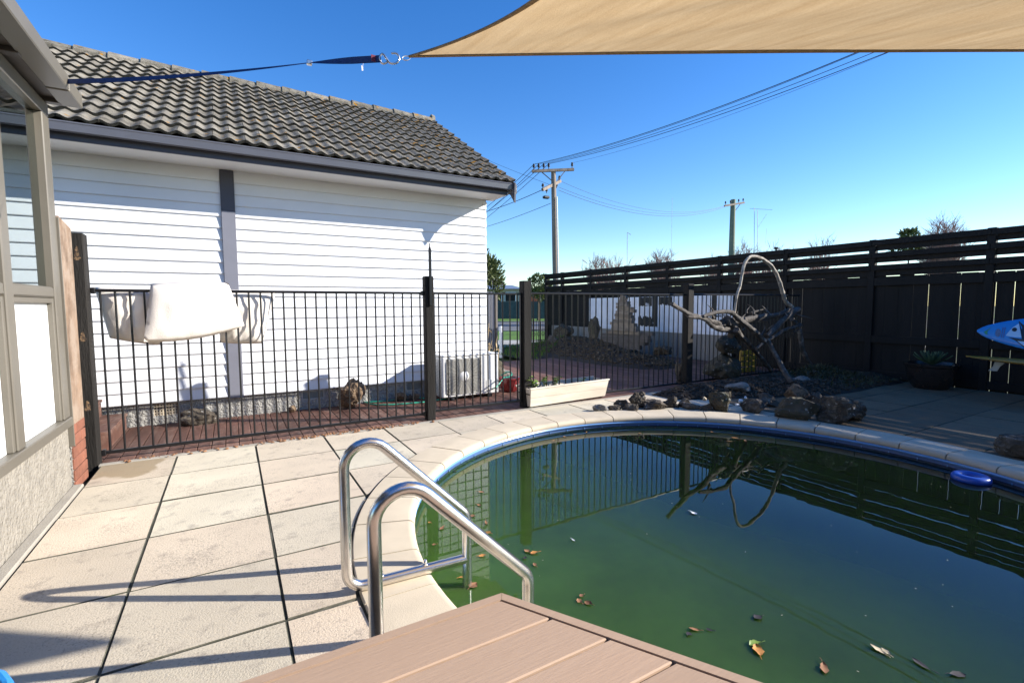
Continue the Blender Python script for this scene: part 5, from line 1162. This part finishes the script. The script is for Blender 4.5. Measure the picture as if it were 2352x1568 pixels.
# ------------------------------------------------------------------ beyond: trees, poles, wires, houses
def crown(mb, c, rx, ry, rz, n, s, seed, up_=0.2):
    r = random.Random(seed); cl = [(Vector((r.gauss(0, .45), r.gauss(0, .45), r.gauss(0, .45))), r.uniform(.25, .5)) for _ in range(14)]
    for _ in range(n):
        o, rad = r.choice(cl); d = Vector((r.gauss(0, 1), r.gauss(0, 1), r.gauss(0, 1))).normalized(); q = o+d*rad*r.uniform(.6, 1)
        if q.length > 1.05: q = q.normalized()*r.uniform(.9, 1.05)
        p = Vector((c[0]+q.x*rx, c[1]+q.y*ry, c[2]+q.z*rz)); ss = s*r.uniform(.6, 1.4)
        mb.leaf(p, ss*1.6, ss*.6, d+Vector((0, 0, up_*3*r.random())), (r.gauss(0, 1), r.gauss(0, 1), r.gauss(0, 1)))
# conifer like tree beside the house corner
def leafy_tree(name, u, vt, vb, wpx, D, m, seed, label, n, leaf, cat='tree'):
    ct = at_depth(u, vt, D); cb = at_depth(u, vb, D); rx = wpx/2/FPX*D; rz = (ct.z-cb.z)/2; root = thing(name, (ct.x, ct.y, -.1), label, cat)
    mb = MB(); crown(mb, (ct.x, ct.y, (ct.z+cb.z)/2), rx, rx, rz, n, leaf, seed, .5); mb.build('crown', m, root, normals=False)
    MB().tube([(ct.x, ct.y, -.15), (ct.x+.03, ct.y, cb.z*.6), (ct.x, ct.y, (ct.z+cb.z)/2)], [rx*.11, rx*.08, rx*.03], 7).build('trunk', M_TRUNK, root)
leafy_tree('evergreen_tree', 1098, 536, 722, 140, 17.2, M_FOL, 3, 'dense olive green tree standing right behind the corner of the white house', 9000, .085)
leafy_tree('bushy_tree', 1236, 632, 690, 62, 44, M_FOL2, 4, 'distant bushy green tree showing above the roofs beside the fence post', 2500, .16)
leafy_tree('leafy_tree', 2090, 532, 600, 64, 30, M_FOL, 5, 'small dark green treetop just above the right part of the tall fence', 1200, .17)
def bare_tree(u, vt, wpx, D, seed, label, dens=1.0, lean=0):
    r = random.Random(seed); top = at_depth(u, vt, D); base = Vector((top.x, top.y, -.15)); hgt = top.z+.15; root = thing('bare_tree', base, label, 'tree', 'leafless trees beyond the tall fence')
    half = wpx/2/FPX*D; mb = MB()
    MB().tube([base, base+Vector((0, 0, hgt*.35)), base+Vector((0, 0, hgt*.5))], [hgt*.035, hgt*.025, hgt*.015], 7).build('trunk', M_TRUNK, root)
    for k in range(int(36*dens)):
        a = r.uniform(0, 2*PI); s = r.uniform(.1, 1)**.8*half; e = base+Vector((math.cos(a)*s, math.sin(a)*s, hgt*(1-.20*(s/half)**2)*r.uniform(.80, .95))); st_ = base+Vector((0, 0, hgt*r.uniform(.25, .45)))
        md = st_.lerp(e, .5)+Vector((math.cos(a)*s*.15, math.sin(a)*s*.15, -hgt*.04)); mb.tube([st_, md, e], [hgt*.009, hgt*.006, .006], 4, cap=False)
        for q in range(int(9*dens)):
            t = r.uniform(.3, .98); p = (md.lerp(e, (t-.5)*2) if t > .5 else st_.lerp(md, t*2)); l = hgt*.16*r.uniform(.5, 1); d = Vector((r.gauss(0, .5), r.gauss(0, .5), r.uniform(.5, 1.1))).normalized()
            mb.tube([p, p+d*l*.5+Vector((r.gauss(0, .03), r.gauss(0, .03), 0))*l, p+d*l], [.015, .011, .008], 3, cap=False)
            for _ in range(4):
                pp = p+d*l*r.uniform(.3, .9); d2 = (d+Vector((r.gauss(0, .5), r.gauss(0, .5), .2))).normalized(); mb.tube([pp, pp+d2*l*.55], [.010, .006], 3, cap=False)
    mb.build('branches', M_TWIG, root, normals=False)
bare_tree(1390, 580, 116, 34, 11, 'leafless reddish tree left of the thin antenna above the far end of the fence')
bare_tree(1527, 566, 88, 34, 12, 'leafless tree around the tall whip antenna')
bare_tree(1640, 576, 64, 38, 13, 'small leafless tree just left of the green power pole', .7)
bare_tree(1716, 556, 96, 36, 14, 'leafless tree just right of the green power pole below the television aerial')
bare_tree(1782, 556, 84, 38, 15, 'leafless tree at the flue pipe above the fence', .8)
bare_tree(1885, 544, 76, 38, 16, 'low leafless treetop in the middle of the tall fence', .7)
bare_tree(2172, 500, 84, 32, 17, 'dense brown leafless treetop above the right part of the fence', 1.7)
# power poles
def pole(name, u0, v0, u1, D, rad, m, label, zb=-.1):
    t = at_depth(u0, v0, D); b0 = at_depth(u1, 700, D); b0.z = zb; root = thing(name, b0, label, 'power pole')
    MB().tube([b0, b0.lerp(t, .5), t], [rad*1.25, rad*1.1, rad*.9], 12).build('shaft', m, root, True); return root, t, b0
D1 = 23.0
p1, t1, b1 = pole('power_pole', 1271, 391, 1279, D1, .125, M_POLE, 'timber power pole with two crossarms rising beyond the left end of the tall fence')
a = at_depth(1222, 393.5, D1-.3); c = at_depth(1318, 389.5, D1+.1); MB().beam(a, c, .12, .12).build('crossarm', M_POLE, p1)
ins = []
insm = MB().lathe([(.001, .0), (.02, .0), (.02, .10), (.06, .12), (.06, .17), (.035, .19), (.055, .21), (.04, .27), (.001, .28)], (0, 0, 0), 8).mesh('insulator', smooth=True); insm.materials.append(M_WIRE)
for u in (1226, 1237, 1248.5, 1260, 1314): q = a.lerp(c, (u-1222)/96)+Vector((0, 0, .06)); ins.append(q+Vector((0, 0, .25))); put('insulator', insm, p1, q)
MB().beam(at_depth(1245, 396, D1), at_depth(1272, 419, D1), .04, .04).build('brace', M_POLE, p1); MB().beam(at_depth(1297, 394, D1), at_depth(1281, 414, D1), .04, .04).build('brace', M_POLE, p1)
a2 = at_depth(1246, 436, D1-.7); c2_ = at_depth(1287, 416, D1+.6); MB().beam(a2, c2_, .11, .13).build('lower_crossarm', M_POLE, p1)
for f in (.02, .22, .78, .95): put('insulator', insm, p1, a2.lerp(c2_, f)+Vector((0, 0, -.24 if f in (.22, .78) else .05)), scl=(1.1, 1.1, .8))
MB().cbox(a2.x+.05, a2.x+.35, a2.y-.1, a2.y+.1, a2.z-.38, a2.z-.26, .03).build('fuse', M_WIRE, p1)
MB().tube([at_depth(1278.5, 452, D1-.13), at_depth(1282, 620, D1-.13), at_depth(1282.5, 690, D1-.13)], .04, 8).build('conduit', mat('white_conduit', (.62, .60, .56), .4, .05, 5), p1, True)
D2 = 36.0
p2, t2, b2 = pole('power_pole', 1684, 459, 1677, D2, .20, M_POLEGREEN, 'shorter greenish treated power pole rising behind the middle of the tall fence')
a3 = at_depth(1664, 473, D2-.5); c3 = at_depth(1709, 465.5, D2+.3); MB().beam(a3, c3, .13, .13).build('crossarm', M_POLE, p2)
for f in (.05, .3, .72, .95): put('insulator', insm, p2, a3.lerp(c3, f)+Vector((0, 0, .05)))
MB().beam(at_depth(1700, 469, D2), at_depth(1688, 485, D2), .04, .04).build('brace', M_POLE, p2)
def wire(p, q, sag, label, rad=.012, grp='overhead power lines', n=26):
    P = [p.lerp(q, k/n)-Vector((0, 0, sag*4*(k/n)*(1-k/n))) for k in range(n+1)]; o = MB().tube(P, rad, 5, cap=False).build('wire', M_WIRE, None, loc=p); return tag(o, label, 'wire', grp)
for k, (u, v) in enumerate(((1896, 126), (1902, 126), (1936, 125), (1962, 126), (1970, 126))):
    p = ins[k]; f = (1.0, 1.0, 1.0, 1.0, 1.0)[k]; D = 13.0; tgt = at_depth(u, v, D); d = tgt-p; e = p+d*1.55; e.z += .35
    wire(p, e, .55, ('uppermost', 'second', 'third', 'fourth', 'lowest')[k]+' of the five power lines climbing from the pole to the shade sail', (.012, .008, .009, .011, .005)[k], 'power lines from the pole to the upper right')
for k, (u, v) in enumerate(((1178, 422), (1178, 432), (1170, 440), (1176, 452))):
    p = ins[k]; d = at_depth(u-70, v+(56, 58, 55, 52)[k]*.9, 30)-p; wire(p, p+d*2.2, .3, ('highest', 'second highest', 'third', 'lowest')[k]+' of the four power lines running left from the pole top behind the house', .013, 'power lines from the pole behind the house')
wire(a2, at_depth(1050, 500, 34), .2, 'thick service line from the lower crossarm to behind the house gutter', .016)
wire(at_depth(1265, 467, D1), at_depth(1040, 540, 32), .15, 'service line fixed halfway up the timber pole and running behind the house', .012)
MB()
for k, (q, g_, rad) in enumerate(((a3.lerp(c3, .02), c2_, .008), (a3.lerp(c3, .1), at_depth(1283, 430, D1), .008), (a3.lerp(c3, .0)-Vector((0, 0, .1)), at_depth(1283, 437, D1), .010))): wire(g_, q, .9, ('top', 'middle', 'bottom')[k]+' line of the three sagging wires between the two power poles', rad, 'wires between the power poles')
wire(at_depth(1080, 350, 30), at_depth(1262, 424, D1), .05, 'thin stay wire sloping down from above the roof end to the timber pole', .008)
# antennas
def ant(parts, label, D):
    b0 = at_depth(parts[0][0][0], 700, D); b0.z = -.1; root = thing('antenna', b0, label, 'antenna')
    for k, (p, q, rad) in enumerate(parts):
        P = at_depth(*p, D); Q = at_depth(*q, D)
        if k == 0: P.z = -.1
        MB().tube([P, Q], rad, 6).build('mast' if k == 0 else 'element', M_ANT, root)
ant([((1440, 700), (1441, 534), .022), ((1441, 534), (1449, 539), .018)], 'thin pale mast with a short bent arm above the left bare tree', 33)
ant([((1541, 700), (1542, 575), .03), ((1542, 575), (1544, 455), .010)], 'tall whip antenna mast above the second bare tree', 33)
ant([((1732, 700), (1733, 477), .020), ((1740, 700), (1740, 482), .020), ((1722, 479), (1774, 482), .012), ((1741, 522), (1761, 492), .010), ((1758, 560), (1761, 525), .010)], 'television aerial on twin masts with a long crossbar right of the green pole', 34)
fl = at_depth(1783, 572, 26); o = MB().tube([Vector((fl.x, fl.y, -.1)), fl], .05, 8).tube([fl, fl+Vector((0, 0, .10))], .10, 8).build('flue_pipe', M_WIRE, None, loc=(fl.x, fl.y, -.1)); tag(o, 'dark flue pipe cap poking above the tall fence', 'flue')
# far street: fence, houses, gate
ff = thing('boundary_fence', at_depth(1200, 735, 50), 'dark blue green board fence across the street', 'fence')
ff.location.z = -.08; e0 = Vector((.866, -.5, 0))
bd = MB().box(-.15, .148, -.015, .015, 0, 1.78).mesh('board'); bd.materials.append(mat('bluegreen_paint', (.045, .075, .085), .7, .15, 3, objvar=.15))
c0_ = wloc(ff)
for k in range(-30, 60): p = c0_+e0*(k*.30); put('board', bd, ff, (p.x, p.y, -.08), (0, 0, -R_(30)))
def far_house(u0, u1, vr, ve, D, wallm, roofm, label, name='bungalow'):
    a = at_depth(u0, ve, D); c = at_depth(u1, ve, D); zr = at_depth((u0+u1)/2, vr, D).z; root = thing(name, ((a.x+c.x)/2, (a.y+c.y)/2, -.1), label, 'house'); dv = Vector((.5, .866, 0))*8; ze_ = a.z
    ex = Vector((.866, -.5, 0)); a0 = Vector((a.x, a.y, 0))+ex*.4; c0 = Vector((c.x, c.y, 0))-ex*.4
    MB().prism([Vector((a0.x, a0.y, -.1))+dv*.06, Vector((c0.x, c0.y, -.1))+dv*.06, Vector((c0.x, c0.y, ze_))+dv*.06, Vector((a0.x, a0.y, ze_))+dv*.06], dv*.9).build('wall', wallm, root)
    A = Vector((a.x, a.y, ze_+.01)); Bp = Vector((c.x, c.y, ze_+.01)); r0 = A+dv*.5+ex*1.5; r1 = Bp+dv*.5-ex*1.5; r0.z = r1.z = zr; A2, B2 = A+dv, Bp+dv
    b = MB(); b.v = [tuple(p) for p in (A, Bp, B2, A2, r0, r1)]; b.f = [(0, 1, 5, 4), (1, 2, 5), (2, 3, 4, 5), (3, 0, 4), (0, 3, 2, 1)]; b.build('roof', roofm, root)
    L = (c0-a0).length
    for f in (.2, .45, .7):
        q = a0+ex*L*f+dv*.055; w_ = MB(); w_.prism([q+Vector((0, 0, ze_-1.5)), q+ex*1.3+Vector((0, 0, ze_-1.5)), q+ex*1.3+Vector((0, 0, ze_-.35)), q+Vector((0, 0, ze_-.35))], dv*.004); wf = w_.build('window', M_WHITE, root)
        g_ = MB(); g_.prism([q-dv*.002+ex*.08+Vector((0, 0, ze_-1.42)), q-dv*.002+ex*1.22+Vector((0, 0, ze_-1.42)), q-dv*.002+ex*1.22+Vector((0, 0, ze_-.43)), q-dv*.002+ex*.08+Vector((0, 0, ze_-.43))], dv*.001); g_.build('pane', M_DARK, wf)
far_house(1060, 1206, 652, 664, 56, mat('far_cream_wall', (.42, .38, .32), .8, .08, 2), mat('far_blue_roof', (.16, .20, .27), .5, .1, 2), 'bungalow with a blue grey roof across the street behind the board fence')
far_house(1214, 1330, 655, 670, 60, mat('far_brick_wall', (.26, .09, .06), .85, .15, 3), mat('far_grey_roof', (.20, .20, .22), .6, .1, 2), 'brick bungalow across the street between the fence post and the tall fence')
far_house(1000, 1160, 634, 655, 75, mat('far_cream_wall', (1, 1, 1)), mat('far_brown_roof', (.12, .10, .09), .7, .1, 2), 'farther brown roofed house peeping above the blue grey roof')
# side yard fence beyond the house corner, bollard and yard gate
sf = thing('side_fence', at_depth(1118, 780, 14.0), 'short dark paling fence beyond the house corner', 'fence'); sf.location.z = -.1
pa = at_depth(1110, 780, 14.5); pa.z = -.1; pc_ = at_depth(1133, 780, 13.6); pc_.z = -.1; zt = at_depth(1128, 672, 14).z
for k in range(7): q = pa.lerp(pc_, k/6); MB().cbox(q.x-.035, q.x+.035, q.y-.02, q.y+.02, -.1, zt+random.uniform(-.02, .02), .004).build('paling', M_CHAR, sf)
MB().cbox(pc_.x+.04, pc_.x+.12, pc_.y-.05, pc_.y+.05, -.1, zt-.05, .006).build('post', M_GREYWOOD, sf)
bo = at_depth(1151, 787, 13.0); bo.z = -.1; zt2 = at_depth(1151, 752, 13).z; o = MB().tube([bo, Vector((bo.x, bo.y, zt2))], .05, 12).lathe([(.05, 0), (.035, .03), (.001, .04)], (bo.x, bo.y, zt2), 12).build('bollard', M_WHITE, None, True, loc=bo); tag(o, 'short white bollard beyond the gate beside the side fence', 'bollard')
yg = thing('yard_gate', at_depth(1240, 790, 17), 'thin black wrought iron gate at the far end of the tall fence', 'gate'); yg.location.z = -.1
ga = at_depth(1221, 700, 16.6); gb = at_depth(1262, 700, 17.2); zt3 = at_depth(1240, 735, 17).z
for k in range(9):
    q = ga.lerp(gb, k/8); MB().tube([Vector((q.x, q.y, -.08)), Vector((q.x, q.y, zt3-.05+.12*abs(k-4)/4))], .011, 5).build('bar', M_BLKMETAL, yg)
for z in (.08, .45): MB().beam(Vector((ga.x, ga.y, z)), Vector((gb.x, gb.y, z)), .025, .025).build('rail', M_BLKMETAL, yg)
sc_ = MB()
for k in range(4):
    q = ga.lerp(gb, (k+.5)/4); ex = (gb-ga).normalized(); sc_.tube([Vector((q.x, q.y, .30))+ex*.06*math.cos(a)+Vector((0, 0, .07*math.sin(a))) for a in [2*PI*i/12 for i in range(13)]], .008, 4)
sc_.build('scroll', M_BLKMETAL, yg)
